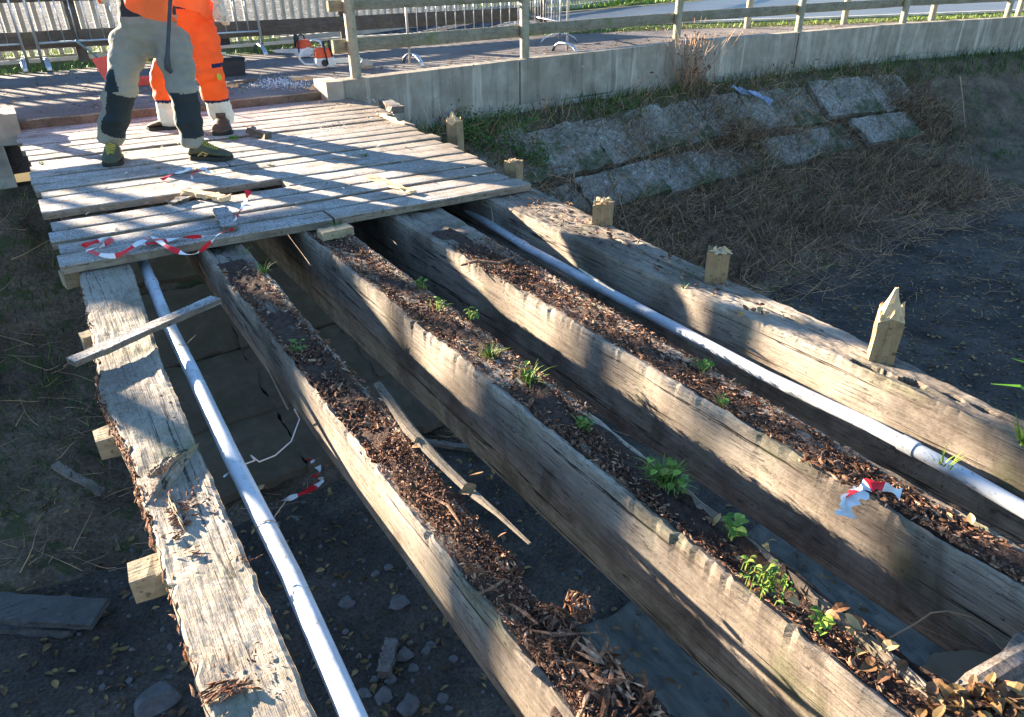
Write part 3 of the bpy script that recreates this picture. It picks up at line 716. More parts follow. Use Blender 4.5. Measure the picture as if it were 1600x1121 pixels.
debris(mb, 9000, lambda y: .655 + rnd() * .155, lambda: ru(.3, 2.0), lambda x, y: BT - eaten1(x, y, (x - .64) / .17) * .75 - .012 + .02 * max(0, fbm((x * 4, y, 0), 6)), (.006, .026), .028)
debris(mb, 4500, lambda y: ru(.655, .835), lambda: ru(1.9, 4.0), lambda x, y: topz(x, y, .64, .83) - .004, (.008, .045), .008)
obj('rotten_wood', mb, M['rot'], B1)
# heaps of crumbled wood at the near end
mb = MB()
for px, py, s in ((940, 1060, .075), (985, 1105, .07), (900, 1100, .05), (780, 870, .045), (860, 970, .055), (700, 770, .04), (745, 835, .04)):
    c = onz(px, py, BT - .02)
    mb.rock((c.x, c.y, BT - .045), (s, s * 1.3, s * .7), px, 3, .35)
obj('crumbled_core', mb, M['rotbed'], B1)
mb = MB()
for px, py, s, n in ((940, 1060, .07, 420), (985, 1105, .07, 320), (860, 970, .055, 260), (780, 870, .045, 200), (905, 935, .03, 160)):
    c = onz(px, py, BT - .01)
    for _ in range(n):
        d = Vector((random.gauss(0, 1), random.gauss(0, 1.2), abs(random.gauss(0, 1)))).normalized(); p = Vector((c.x, c.y, BT - .045)) + Vector((d.x * s, d.y * s * 1.3, d.z * s * .72)) * ru(.9, 1.12)
        mb.col = random.choice(TINTS); l = ru(.01, .045); mb.chip(p, l, l * .3, l * .15, (d.to_track_quat('Z', 'Y').to_matrix() @ Euler((ru(-.7, .7), ru(-.7, .7), ru(0, 6.28))).to_matrix()))
for _ in range(110):
    p = onz(random.gauss(935, 60), random.gauss(1060, 55), BT - .01)
    if not .66 < p.x < .84: continue
    mb.col = random.choice(((1.5, 1.5, 1.4), (.7, .6, .55), (2.4, 2.4, 2.3), (1, .8, .7))); l = ru(.04, .11); mb.chip((p.x, p.y, BT + ru(-.03, .02)), l, l * ru(.1, .2), l * .08, Euler((ru(-.6, .6), ru(-.5, .5), random.gauss(1.4, .7))).to_matrix())
obj('splinter', mb, M['rot'], B1)
# long split rail along the right edge, ending in the air at (830,850)
stick([(590, 600, BT + .015), (640, 672, BT + .02), (690, 725, BT + .015), (735, 768, BT + .01), (780, 805, BT + .02), (828, 850, BT + .03)], [.016, .024, .018, .017, .010, .006], M['split'], 'split_strip', B1)
stick([(805, 1015, BT), (835, 1045, BT + .01), (870, 1080, BT - .01)], [.006, .012, .006], M['beam'], 'split_strip', B1)
for pts in (((800, 945), (820, 958), (840, 975)), ((745, 930), (770, 918), (790, 905)), ((830, 985), (870, 992), (905, 990), (935, 988)), ((660, 770), (700, 790), (720, 820))):
    stick([(a, b, BT + .015 + .01 * i) for i, (a, b) in enumerate(pts)], [.003, .006] + [.003] * (len(pts) - 2), M['rot'], 'split_strip', B1)
# dark burnt looking hollow: rotten bed in the hollow
def bed(xa, xb, y0, y1, zf, parent):
    mb = MB(); n = 140; m = 10; vs = []
    for j in range(n + 1):
        y = lerp(y0, y1, j / n)
        a = xa + .03 * fbm((0, y, xa * 9), 4) ; b = xb + .02 * fbm((3, y, xa * 9), 4)
        for i in range(m + 1): x = lerp(a, b, i / m); vs.append((x, y, zf(x, y) - (.012 if i in (0, m) else 0) + .009 * fbm((x * 2, y, 1), 14)))
    mb.add(vs, [(j * (m + 1) + i, j * (m + 1) + i + 1, (j + 1) * (m + 1) + i + 1, (j + 1) * (m + 1) + i) for j in range(n) for i in range(m)]); return obj('rot_bed', mb, M['rotbed'], parent)
bed(.652, .825, .35, 4.1, lambda x, y: BT - eaten1(x, y, (x - .64) / .17) * .8 - .004 + .014 * fbm((x * 3, y, 8), 4), B1)

def eaten2(x, y, t):
    e = 0
    if y < 1.6 and .25 < t < .9: e += .035 * min(1, (1.6 - y) / .4)
    return e
B2 = xy_beam('timber_beam', 'rotten beam third from left with weeds and grass growing along its top',
             lambda y: 1.24, lambda y: pl([(.3, 1.385), (1.8, 1.455), (4, 1.49), (8, 1.5)], y), .28, 8.4, BT, lambda y: pl([(.3, .38), (4, .46)], y), M['beam'], rot=.03, seed=3, ragl=.020, ragr=.012, eaten=eaten2)
mb = MB()
debris(mb, 7500, lambda y: ru(1.26, 1.46), lambda: ru(1.7, 4.3), lambda x, y: topz(x, y, 1.24, 1.46) - .002, (.008, .04), .01)
debris(mb, 4200, lambda y: ru(1.27, 1.40), lambda: ru(.35, 1.7), lambda x, y: BT - eaten2(x, y, (x - 1.24) / .18) - .016, (.008, .035), .012)
obj('rotten_wood', mb, M['rot'], B2)
bed(1.262, 1.44, .35, 4.2, lambda x, y: BT - eaten2(x, y, (x - 1.24) / .18) * .9 - .009 + .018 * fbm((x * 3, y, 8), 3.5), B2)
B3 = xy_beam('timber_beam', 'rotten beam fourth from left with crumbled bark on top and red and white tape on it',
             lambda y: pl([(.2, 1.85), (8, 1.84)], y), lambda y: pl([(.4, 2.02), (2, 2.07), (4.3, 2.2), (8, 2.2)], y), .33, 8.4, BT, lambda y: pl([(.3, .34), (2, .38), (4, .42)], y), M['beam'], rot=.03, seed=4, ragl=.020, ragr=.01)
mb = MB()
debris(mb, 10000, lambda y: ru(1.87, pl([(.4, 2.0), (4, 2.15)], y)), lambda: ru(.35, 3.6), lambda x, y: topz(x, y, 1.85, 2.08) - .001, (.008, .04), .012)
debris(mb, 350, lambda y: random.gauss(1.865, .02), lambda: random.choice([ru(2.9, 3.25), ru(.9, 1.1)]), lambda x, y: BT - .002, (.02, .06), .02)
obj('rotten_wood', mb, M['rot'], B3)
bed(1.885, 2.06, .4, 3.9, lambda x, y: BT - .009 + .018 * fbm((x * 3, y, 8), 3.5), B3)
stick([(720, 415, BT + .015), (745, 408, BT + .03), (780, 412, BT + .03), (812, 398, BT + .02)], [.008, .016, .014, .006], M['rot'], 'split_strip', B3)
stick([(905, 420, BT + .015), (935, 440, BT + .02), (960, 455, BT)], [.006, .01, .005], M['chips'], 'split_strip', B3)

def crack4(x, y, t):
    e = 0
    yc = 1.15 + .0
    for (cx, cy, lx, ly) in ((2.602, 1.33, .020, .10), (2.625, 1.185, .030, .050), (2.650, 1.04, .016, .035), (2.66, .93, .014, .04)):
        q = ((y - cy) / ly) ** 2 + ((x - cx + (y - cy) * .12) / lx) ** 2
        if q < 1: e += .16 * (1 - q) ** .3
    if abs(t - .62 + .04 * math.sin(y * 3)) < .04 and 1.3 < y < 3.2: e += .02
    return e
B4 = xy_beam('timber_beam', 'pale beam farthest right with holes and a long crack in its top',
             lambda y: 2.56, lambda y: pl([(.4, 2.69), (.9, 2.70), (1.6, 2.80), (2.4, 2.84), (3.5, 2.92), (4.3, 3.0), (8, 3.1)], y), .38, 8.4, BT, lambda y: .235 + .006 * math.sin(y * 2.2), M['beam'], rot=.006, seed=5, ragl=.01, ragr=.012, eaten=crack4, n=640, m=30)
mb = beam_mesh(lambda y: 2.53, lambda y: 2.9 if y > 3.4 else 2.68, .38, 8.35, BT - .247, .16, rot=0, seed=9, ragl=.03); obj('lower_timber', mb, M['beam'], B4)
mb = MB(); debris(mb, 900, lambda y: 2.535 + rnd() * .03, lambda: ru(.5, 2.0), lambda x, y: BT - .25, (.01, .04), .012); obj('ledge_litter', mb, M['rot'], B4)
mb = MB(); debris(mb, 500, lambda y: 2.6 + rnd() * .25, lambda: ru(2.2, 4.4), lambda x, y: BT + .002, (.008, .05), .012); obj('rotten_wood', mb, M['rot'], B4)
# cross timber and bits at the near end, bottom right
def loose_box(name, a, b, w, h, m, label, cat, jit=.006, up=(0, 0, 1), seg=10, grp=None):
    mb = MB(); a = Vector(a); b = Vector(b); d = (b - a).normalized(); s = d.cross(Vector(up)).normalized(); u = s.cross(d); rings = []
    o = Vector((a.x * 7, a.y * 7, 0))
    for i in range(seg + 1):
        p = a.lerp(b, i / seg); k = [1 + jit / max(w, h) * 6 * noise.noise(Vector((i * .7, q, 0)) + o) for q in range(8)]
        rings.append([p + s * w / 2 * cx * k[q] + u * h / 2 * cz * k[q] for q, (cx, cz) in enumerate(((-1, -.85), (-.93, -1), (.93, -1), (1, -.85), (1, .85), (.93, 1), (-.93, 1), (-1, .85)))])
    mb.loft(rings); return tag(obj(name, mb, m), label, cat, grp)
loose_box('cross_timber', (1.21, .285, -.11), (1.74, .30, -.11), .11, .10, M['beam_dark'], 'brown cross timber lying against the near beam ends at bottom right', 'timber')
loose_box('end_plate', (1.84, .35, -.12), (1.89, .29, -.45), .12, .05, M['rust'], 'rusty orange plate at the near end of the tape strewn beam', 'plate')

# ---------------------------------------------------------------- pipes
def pipe(name, label, pts, r, m, rings, brk=None):
    t = thing(name, label, 'pipe', pts[0])
    P = [Vector(p) for p in pts]; dense = []
    for a, b in zip(P, P[1:]):
        for i in range(20): dense.append(a.lerp(b, i / 20))
    dense.append(P[-1]); mb = MB(); mb.tube(dense, r, 20); obj('tube', mb, m, t, smooth=True, sharp=50)
    for y in rings:
        for a, b in zip(P, P[1:]):
            if min(a.y, b.y) <= y <= max(a.y, b.y):
                c = a.lerp(b, (y - a.y) / (b.y - a.y)); d = (b - a).normalized(); mb = MB(); mb.tube([c - d * .03, c + d * .03], r + .004, 20); obj('coupling', mb, m, t, smooth=True, sharp=50)
    return t
def wrap(parent, p, d, r, name='cord_wrap'):
    x = d.cross(V3((0, 0, 1))).normalized(); y = x.cross(d); mb = MB(); pts = []
    for k in range(15): a = k / 14 * 6.6; pts.append(p + x * math.cos(a) * r + y * math.sin(a) * r + d * (.006 * a - .02))
    pts.append(pts[-1] + V3((.05, .03, .02))); mb.tube(pts, .0015, 5); return obj(name, mb, M['twig'], parent)
V3 = Vector
def along(pix, z): return [tuple(onz(a, b, z)) for a, b in pix]
PL = [onz(552, 1121, -.10), onz(455, 900, -.115), onz(360, 710, -.12), onz(302, 585, -.12), onz(262, 505, -.12), onz(222, 405, -.14)]
d0 = (PL[-1] - PL[-2]).normalized(); PL = [PL[0] - (PL[1] - PL[0]).normalized() * 1.2] + PL + [PL[-1] + d0 * 2.5]
pp = pipe('plastic_pipe', 'white plastic pipe lying beside the flat sandy beam on the left', PL, .030, M['pipe'], [4.2])
for i_, t_ in ((4, .45), (4, .95), (2, .35)):
    a_ = V3(PL[i_]); b_ = V3(PL[i_ + 1]); wrap(pp, a_.lerp(b_, t_), (b_ - a_).normalized(), .0325)
PR = [onz(1600, 797, -.21), onz(1500, 740, -.21), onz(1360, 665, -.21), onz(1200, 590, -.21), onz(1050, 510, -.22), onz(920, 440, -.22), onz(825, 388, -.23), onz(745, 338, -.23)]
PR = [PR[0] - (PR[1] - PR[0]).normalized() * 1.5] + PR + [PR[-1] + (PR[-1] - PR[-2]).normalized() * .8]
pipe('plastic_pipe', 'bluish plastic pipe running between the two right hand beams', PR, .0275, M['pipe'], [1.05, 3.75])

# ---------------------------------------------------------------- deck
DK = thing('timber_deck', 'remaining deck of frosty transverse planks on which the two workers stand', 'deck', (1.5, 4.3, 0))
def dl(y): return pl([(4.3, -.06), (5.5, -.08), (9.3, -.14)], y)
def dr_(y): return pl([(4.26, 2.9), (6.1, 3.10), (7.2, 3.22), (8.4, 3.36), (9.1, 3.2)], y)
def plank(xa, xb, y, w, T=.05, slope=-.04, z=0, nm='plank'):
    mb = MB(); n = max(3, int((xb - xa) / .06)); rings = []
    o = Vector((y * 5, xa, 0))
    for i in range(n + 1):
        x = lerp(xa, xb, i / n); yy = y + slope * (x - 1.4)
        w2 = w / 2 * (1 + .03 * fbm(Vector((x, 0, 0)) + o, 2)); e = .006 * fbm(Vector((x, 4, 0)) + o, 6)
        zt = z + .006 * fbm(Vector((x, 7, 0)) + o, 1.2)
        rings.append([(x, yy - w2 + e, zt - T), (x, yy - w2 + e, zt - .006), (x, yy - w2 + .006 + e, zt), (x, yy - w2 * .4, zt + .002), (x, yy + w2 * .4, zt + .001), (x, yy + w2 - .006, zt), (x, yy + w2, zt - .006), (x, yy + w2, zt - T)])
    mb.loft([r[::-1] for r in rings]); return obj(nm, mb, M['deck'], DK)
ws = [.20, .185, .20, .19, None, .20, .20, .17, .19, .19, .18, .21, .19, .18, .21, .2, .19, .2, .2, .19, .21, .19, .2, .19, .2]
y = 4.33; i = 0
for w in ws:
    if w is None: 
        # the short remaining piece of the missing plank
        w = .20; plank(1.46, dr_(y) + ru(-.02, .03), y + w / 2 , w); y += w + .014; continue
    a = dl(y) + ru(-.03, .02); b = dr_(y) + ru(-.04, .04)
    if i == 0:
        plank(a, 1.44, y + w / 2, w); plank(1.452, b + .02, y + w / 2, w)
    elif i in (7, 13):
        c = ru(1.2, 2.2); plank(a, c - .004, y + w / 2, w, z=ru(-.004, .004)); plank(c + .004, b, y + w / 2, w, z=ru(-.004, .004))
    else: plank(a, b, y + w / 2, w, z=ru(-.008, .008))
    i += 1; y += w + random.choice([.024, .030, .038, .048])
    if y > 8.78: break

mb = MB(); rings = []
for i in range(25):
    x = lerp(-.12, 3.1, i / 24); k = .008 * noise.noise(Vector((x * 3, 1, 0))); yb = lerp(8.98, 8.90, i / 24)
    rings.append([(x, yb - .04 + k, -.25), (x, yb - .04 + k, .075 + k), (x, yb + .06, .082 + k), (x, yb + .06, -.25)])
mb.loft([r[::-1] for r in rings]); obj('edge_beam', mb, M['split'], DK)
# ---------------------------------------------------------------- broken stakes (right) and bearer stubs (left)
def stake(px, py, tx, ty, w, label, yaw, tip='jag', m='stake', zb=-.42, name='broken_stake'):
    g = onz(px, py, -.06); top = ony(tx, ty, g.y).z; x = g.x + w * .35
    t = thing(name, label, 'stake', (x, g.y, zb), 'broken stakes beside the bridge'); R = Matrix.Rotation(yaw, 3, 'Z')
    H = top - zb; body = H * (1 if tip != 'spike' else .82) - (.02 if tip == 'jag' else 0); mb = MB(); rings = []
    cs = [(-1, -1), (0, -1.02), (1, -1), (1.02, 0), (1, 1), (0, 1.02), (-1, 1), (-1.02, 0)]
    for i in range(9):
        z = zb + body * i / 8
        rings.append([Vector((x, g.y, z + (ru(-.02, .02) if i == 8 else 0))) + R @ Vector((a * w / 2 * ru(.95, 1.05), b * w / 2 * ru(.95, 1.05), 0)) for a, b in cs])
    mb.loft(rings); obj('shaft', mb, M[m], t)
    mb = MB()
    if tip == 'spike':
        base = [q.copy() for q in rings[-1]]; c = sum(base, Vector()) / 8 + R @ Vector((-w * .22, w * .1, 0))
        r1 = [c + (q - c) * .80 + Vector((0, 0, ru(.0, .022))) for q in base]; r2 = [c + (q - c) * .42 + Vector((-w * .04, 0, (top - base[0].z) * .5 + ru(-.01, .01))) for q in base]
        r3 = [c + (q - c) * .12 + Vector((0, 0, top - base[0].z)) for q in base]; mb.loft([base, r1, r2, r3])
        for k in range(8): mb.chip(c + (base[k] - c) * .8 + Vector((0, 0, .012)), .06, .02, .01, Euler((0, -1.4, ru(0, 6))).to_matrix())
    else:
        for k in range(16):
            a = Vector((x, g.y, zb + body)) + R @ Vector((ru(-.42, .42) * w, ru(-.42, .42) * w, 0)); mb.chip(a + Vector((0, 0, .006)), ru(.03, .06), ru(.015, .04), .012, Euler((ru(-.3, .3), random.choice([-1.3, -.2, .2]), ru(0, 6))).to_matrix())
    obj('torn_top', mb, M['raw'], t); return t
stake(1368, 562, 1378, 460, .095, 'tall broken stake with a pointed splintered tip right of the pale beam', .62, 'spike')
stake(1110, 438, 1112, 392, .11, 'short broken stake with a flat torn top behind the middle of the pale beam', .7)
stake(934, 350, 935, 312, .11, 'greenish broken stake behind the pale beam nearest the deck corner', .65)
stake(796, 272, 800, 250, .11, 'stub of a stake showing just above the right edge of the deck', .5)
stake(706, 218, 715, 172, .115, 'broken stake with a thin upright splinter beside the deck edge near the wall', .5, 'spike')
def stub(px, py, ex, ey, w, h, label, m='stake_x', zt=-.10):
    a = onz(px, py, zt - h / 2); b = onz(ex, ey, zt - h / 2); d = (b - a).normalized()
    return loose_box('bearer_stub', a, b + d * .04, w, h, M[m], label, 'timber', jit=.002, seg=6, grp='bearer stubs under the flat beam')
stub(206, 912, 262, 893, .095, .085, 'square bearer stub poking out lowest down the left side of the flat beam')
stub(152, 697, 208, 680, .095, .085, 'square bearer stub poking out half way up the left side of the flat beam')
stub(130, 538, 158, 530, .08, .09, 'narrow bearer stub poking out just above the long frosted board')
stub(98, 438, 130, 430, .10, .09, 'bearer stub poking out under the front left corner of the deck')
# frosted loose board across the flat beam and pipe
a = onz(112, 570, -.02); b = onz(338, 468, -.01)
loose_box('loose_board', a + Vector((0, .02, .0)), b, .07, .026, M['board'], 'narrow frosted board lying across the white pipe and the flat beam', 'board', jit=.003)

# ================================================================ WORKERS
def fused(mb, voxel, smooth_it=6, wr=0.0, wsc=9, seed=0):
    """fuses overlapping tubes into one continuous surface and returns (verts, faces)"""
    me = bpy.data.meshes.new('tmp'); me.from_pydata([tuple(v) for v in mb.v], [], mb.f); o = bpy.data.objects.new('tmp', me); C.objects.link(o)
    r = o.modifiers.new('r', 'REMESH'); r.mode = 'VOXEL'; r.voxel_size = voxel
    s = o.modifiers.new('s', 'SMOOTH'); s.iterations = smooth_it; s.factor = .5
    dg = bpy.context.evaluated_depsgraph_get(); dg.update(); ev = o.evaluated_get(dg); m2 = bpy.data.meshes.new_from_object(ev)
    vs = []
    for v in m2.vertices:
        p = v.co.copy()
        if wr:
            f = noise.noise(Vector((p.x * 3 + seed, p.y * 3, p.z * wsc))) + .5 * noise.noise(Vector((p.x * 9 + seed, p.y * 9, p.z * wsc * 2.2)))
            p += v.normal * f * wr
        vs.append(p)
    fs = [tuple(p.vertices) for p in m2.polygons]
    nr = [p.normal.copy() for p in m2.polygons]; ce = [p.center.copy() for p in m2.polygons]
    bpy.data.objects.remove(o); bpy.data.meshes.remove(me); bpy.data.meshes.remove(m2); return vs, fs, nr, ce
def finish(name, data, mats, parent, pick=None):
    vs, fs, nr, ce = data; mb = MB(); mb.v = [tuple(v) for v in vs]; mb.c = [(1, 1, 1)] * len(vs); mb.f = fs
    mb.m = [pick(c, n) if pick else 0 for c, n in zip(ce, nr)]
    return obj(name, mb, mats, parent, smooth=True)
def hand(mb, w, d, side, palm=.095, curl=.9, k=1.0):
    """palm with five fingers, from wrist w along direction d; side = across the palm, towards the thumb"""
    d = d.normalized(); s = (side - d * side.dot(d)).normalized(); nrm = d.cross(s)
    mb.tube([w - d * .02, w + d * .03 * k, w + d * .07 * k, w + d * palm * k], [(.026 * k, .022 * k), (.036 * k, .020 * k), (.042 * k, .019 * k), (.038 * k, .016 * k)], 10)
    for i, (off, L) in enumerate(((.030, .072), (.010, .082), (-.010, .076), (-.029, .060))):
        p = w + d * palm * .93 * k + s * off * k; a = d.copy(); pts = [p]
        for j in range(3):
            a = (Matrix.Rotation(curl * (.45 + .3 * j), 3, s) @ a); pts.append(pts[-1] + a * L * k * (.42, .33, .25)[j])
        mb.tube(pts, [.0098 * k, .0094 * k, .0086 * k, .007 * k], 8)
    p = w + d * .03 * k + s * .03 * k; mb.tube([p, p + (d * .5 + s * .8).normalized() * .035 * k, p + (d * .5 + s * .8).normalized() * .035 * k + (d * .9 + s * .1 + nrm * -.3).normalized() * .03 * k, p + (d * .5 + s * .8).normalized() * .035 * k + (d * .8 - s * .1 + nrm * -.5).normalized() * .055 * k], [.013 * k, .012 * k, .0105 * k, .008 * k], 8)
def worker(label, J, cfg):
    """J: joints in metres. One continuous body; clothes, shoes, gloves, hair and helmet are its children."""
    t = thing('person', label, 'person', (J['pel'].x, J['pel'].y, 0))
    up = Vector((0, 0, 1)); fwd = cfg['fwd'].normalized(); rt = fwd.cross(up)
    b = MB(); ch = J['chest']; nk = J['neck']; hd = J['head']
    b.tube([J['pel'] - up * .08, J['pel'], J['pel'].lerp(ch, .45), ch, nk - (nk - ch) * .25], [(.13, .10), (.15, .11), (.125, .10), (.15, .11), (.10, .08)], 14)
    b.tube([ch.lerp(nk, .6), nk, nk.lerp(hd, .5)], [.065, .055, .055], 12)
    # head: skull, jaw, nose, ears
    F_ = (cfg['look']).normalized(); U_ = (hd - nk).normalized(); F_ = (F_ - U_ * F_.dot(U_)).normalized(); S_ = F_.cross(U_)
    def H(a, b_, c): return hd + S_ * a + F_ * b_ + U_ * c
    b.tube([H(0, .015, -.115), H(0, .02, -.08), H(0, .005, -.03), H(0, 0, .03), H(0, -.005, .08), H(0, -.01, .115)], [(.035, .04), (.055, .07), (.068, .088), (.076, .098), (.066, .088), (.03, .04)], 16)
    b.tube([H(0, .088, .01), H(0, .108, -.02), H(0, .098, -.03)], [.009, .014, .010], 8)
    b.tube([H(-.02, .088, -.062), H(0, .095, -.060), H(.02, .088, -.062)], [.005, .008, .005], 6)
    for s in (-1, 1):
        b.tube([H(s * .074, -.005, -.03), H(s * .082, -.012, 0), H(s * .078, -.015, .03)], [.008, .014, .009], 6)
        b.tube([H(s * .018, .082, .028), H(s * .034, .084, .032), H(s * .05, .072, .026)], [.007, .009, .006], 6)
    for s in ('a', 'b'):
        sh, el, wr = J['sh' + s], J['el' + s], J['wr' + s]
        b.tube([ch.lerp(nk, .55), sh, sh.lerp(el, .5), el, el.lerp(wr, .4), wr], [.07, .058, .05, .041, .042, .028], 12)
        hp, kn, an, to = J['hip' + s], J['kn' + s], J['an' + s], J['to' + s]
        b.tube([J['pel'].lerp(hp, .5), hp, hp.lerp(kn, .5), kn, kn.lerp(an, .35), an], [.10, .10, .085, .06, .062, .042], 12)
        fd = Vector((to.x - an.x, to.y - an.y, 0)).normalized(); hl = Vector((an.x, an.y, 0)).lerp(Vector((to.x, to.y, 0)) - fd * .30, .5)
        b.tube([an, hl + fd * .05 + up * .06, hl + fd * .20 + up * .045], [.042, .036, .026], 10)
        hand(b, wr, J['hd' + s] - wr, cfg['thumb' + s])
    finish('body', fused(b, .011, 3), M['skin'], t)
    # trousers
    q = MB(); R1, R2 = cfg['legr']
    q.tube([J['waist'], J['pel'].lerp(J['waist'], .5), J['pel'], J['pel'] - up * .10, J['pel'] - up * cfg['crotch']], [R1['waist'], R1['hip'], R1['hip'], (.17, .14), (.10, .10)], 16)
    for s in ('a', 'b'):
        hp, kn, an = J['hip' + s], J['kn' + s], J['an' + s]; rr = R2[s]
        hem = an + (kn - an).normalized() * cfg.get('hem', -.005)
        q.tube([J['pel'].lerp(hp, .6), hp, hp.lerp(kn, .5), kn, kn.lerp(hem, .35), kn.lerp(hem, .75), hem], rr, 16)
    data = fused(q, .0115, 3, .022, 10, cfg['seed'])
    finish('trousers', data, cfg['tr_m'], t, cfg['pick'])
    # jacket
    q = MB(); hemj = J['jhem']
    q.tube([hemj, J['pel'].lerp(ch, .25), J['pel'].lerp(ch, .6), ch, ch.lerp(nk, .55), nk - (nk - ch) * .1], [cfg['jr'], (.185, .145), (.18, .14), (.19, .145), (.15, .11), (.08, .075)], 18)
    for s in ('a', 'b'):
        sh, el, wr = J['sh' + s], J['el' + s], J['wr' + s]
        q.tube([ch.lerp(nk, .45), sh, sh.lerp(el, .5), el, el.lerp(wr, .5), el.lerp(wr, .93)], [.09, .082, .07, .062, .056, .048], 14)
    def jp(c, n):
        k = (c - J['pel']).dot((ch - J['pel']).normalized()) / (ch - J['pel']).length
        arm = min((c - (J['el' + s])).length for s in ('a', 'b'))
        return 1 if .78 < k < .92 or .05 < arm < .09 else 0
    finish('jacket', fused(q, .0135, 5, .010, 7, cfg['seed'] + 4), [M['jacket'], M['reflex']], t, jp)
    # gloves, hair, helmet
    for s in ('a', 'b'):
        g = MB(); hand(g, J['wr' + s], J['hd' + s] - J['wr' + s], cfg['thumb' + s], curl=cfg.get('curl', 1.1), k=cfg.get('glove_k', 1.2)); d = (J['el' + s] - J['wr' + s]).normalized()
        g.tube([J['wr' + s] + d * .06, J['wr' + s], J['wr' + s] - d * .02], [.044, .038, .036], 12)
        finish('glove', fused(g, .0065, 2), cfg['glove'], t)
    h = MB(); h.tube([H(0, -.03, -.06), H(0, -.02, 0), H(0, -.008, .06), H(0, -.01, .118)], [(.06, .06), (.08, .09), (.078, .10), (.035, .05)], 14); finish('hair', fused(h, .01, 3, .003, 40), M['hair'], t)
    rings = []
    for k, (r, z) in enumerate(((1.18, .035), (1.05, .045), (1.03, .07), (.96, .11), (.75, .15), (.4, .172), (.08, .178))):
        rings.append([H(math.cos(a) * .092 * r, math.sin(a) * .118 * r + (.02 if k == 0 else 0), z) for a in [i * math.pi / 10 for i in range(20)]])
    h = MB(); h.loft(rings); obj('helmet', h, M['helmet'], t, smooth=True)
    # shoes
    for s in ('a', 'b'):
        an, to = J['an' + s], J['to' + s]; d = Vector((to.x - an.x, to.y - an.y, 0)).normalized(); sd = Vector((-d.y, d.x, 0)); heel = Vector((an.x, an.y, 0)).lerp(Vector((to.x, to.y, 0)) - d * .30, .5) - d * .06
        zb = .003; K1, K2, K3 = cfg['shoek']
        def S(a, b_, c): return heel + d * a * K1 + sd * b_ * K2 + Vector((0, 0, c * K3 + zb))
        rings = []
        prof = [(0.005, .030, .055), (.03, .040, .105), (.07, .041, .125), (.12, .040, .118), (.16, .044, .098), (.20, .050, .080), (.25, .050, .066), (.29, .038, .052), (.305, .018, .038)]
        for a, w, hgt in prof:
            rings.append([S(a, math.sin(q_) * w * (1 if math.cos(q_) < .2 else .86), .024 + (hgt - .024) * (.5 + .5 * math.cos(q_)) ** .75) for q_ in [i * 2 * math.pi / 16 for i in range(16)]])
        m_ = MB(); m_.loft(rings); m_.tube([S(.05, 0, .085), S(.052, 0, .13), S(.05, 0, .155)], [(.042, .05), (.045, .05), (.047, .052)], 14)
        sh_ = obj('shoe', m_, cfg['shoe'], t, smooth=True)
        m_ = MB(); rings = []
        for z in (0, .012, .026, .030):
            kk = 1.04 if z < .028 else .97
            rings.append([S(.15 + (x - .15) * (1.02 if z < .028 else .98), y * kk, z + (.010 if x > .27 else 0) * (1 if z < .01 else .3)) for x, y in ((-.002, -.02), (-.002, .02), (.03, .042), (.10, .040), (.17, .045), (.22, .053), (.27, .046), (.30, .025), (.312, 0), (.30, -.025), (.27, -.046), (.22, -.053), (.17, -.045), (.10, -.040), (.03, -.042))])
        m_.loft([r[::-1] for r in rings]); obj('sole', m_, M['sole'], sh_)
        if cfg['lace']:
            m_ = MB()
            for i in range(6):
                a = .12 + i * .018; zt = pl([(x, z) for x, w, z in prof], a) + .003
                m_.tube([S(a, -.026, zt - .016), S(a + .008, 0, zt + .004), S(a, .026, zt - .016)], .0042, 6); m_.tube([S(a, .026, zt - .014), S(a + .008, 0, zt + .006), S(a + .018, -.026, zt - .02)], .0035, 6)
            obj('lace', m_, M['lace'], sh_)
            m_ = MB()
            for sg in (-1, 1):
                m_.tube([S(.09, sg * .043, .035), S(.13, sg * .045, .062), S(.17, sg * .045, .05), S(.14, sg * .046, .036)], [(.004, .006)] * 4, 6)
            obj('side_trim', m_, M['shoe_mark'], sh_)
    return t
V = Vector
# --- worker in grey green trousers
J = dict(pel=ony(232, 52, 6.82), waist=ony(230, 2, 6.86))
J['hipa'] = ony(203, 62, 6.86); J['kna'] = ony(189, 143, 6.76); J['ana'] = ony(172, 216, 6.93); J['toa'] = onz(176, 264, 0)
J['hipb'] = ony(266, 60, 6.72); J['knb'] = ony(287, 145, 6.48); J['anb'] = ony(302, 226, 6.52); J['tob'] = onz(364, 251, .0)
J['ana'].z = max(J['ana'].z, .13); J['anb'].z = .13
pe = J['pel']; J['jhem'] = ony(238, 12, 6.8); J['chest'] = pe + V((.08, -.10, .42)); J['neck'] = pe + V((.11, -.16, .62)); J['head'] = pe + V((.14, -.24, .77))
J['sha'] = pe + V((-.10, -.12, .53)); J['shb'] = pe + V((.30, -.10, .53))
J['ela'] = pe + V((-.31, -.20, .27)); J['elb'] = pe + V((.38, -.26, .28))
RT = ony(266, 2, 6.45); RB = ony(261, 96, 6.42); rd = (RT - RB).normalized()
J['wra'] = RT + rd * .16 + V((-.07, -.01, .02)); J['hda'] = RT + rd * .28 + V((.02, 0, 0)); J['wrb'] = RT + rd * .02 + V((.085, .04, .06)); J['hdb'] = RT + rd * .14 + V((-.01, 0, 0))
J['wra'] = J['hda'] + V((-.09, -.02, .04)); J['wrb'] = J['hdb'] + V((.09, .03, .05))
kn = {s: J['kn' + s] for s in 'ab'}; ank = {s: J['an' + s] for s in 'ab'}
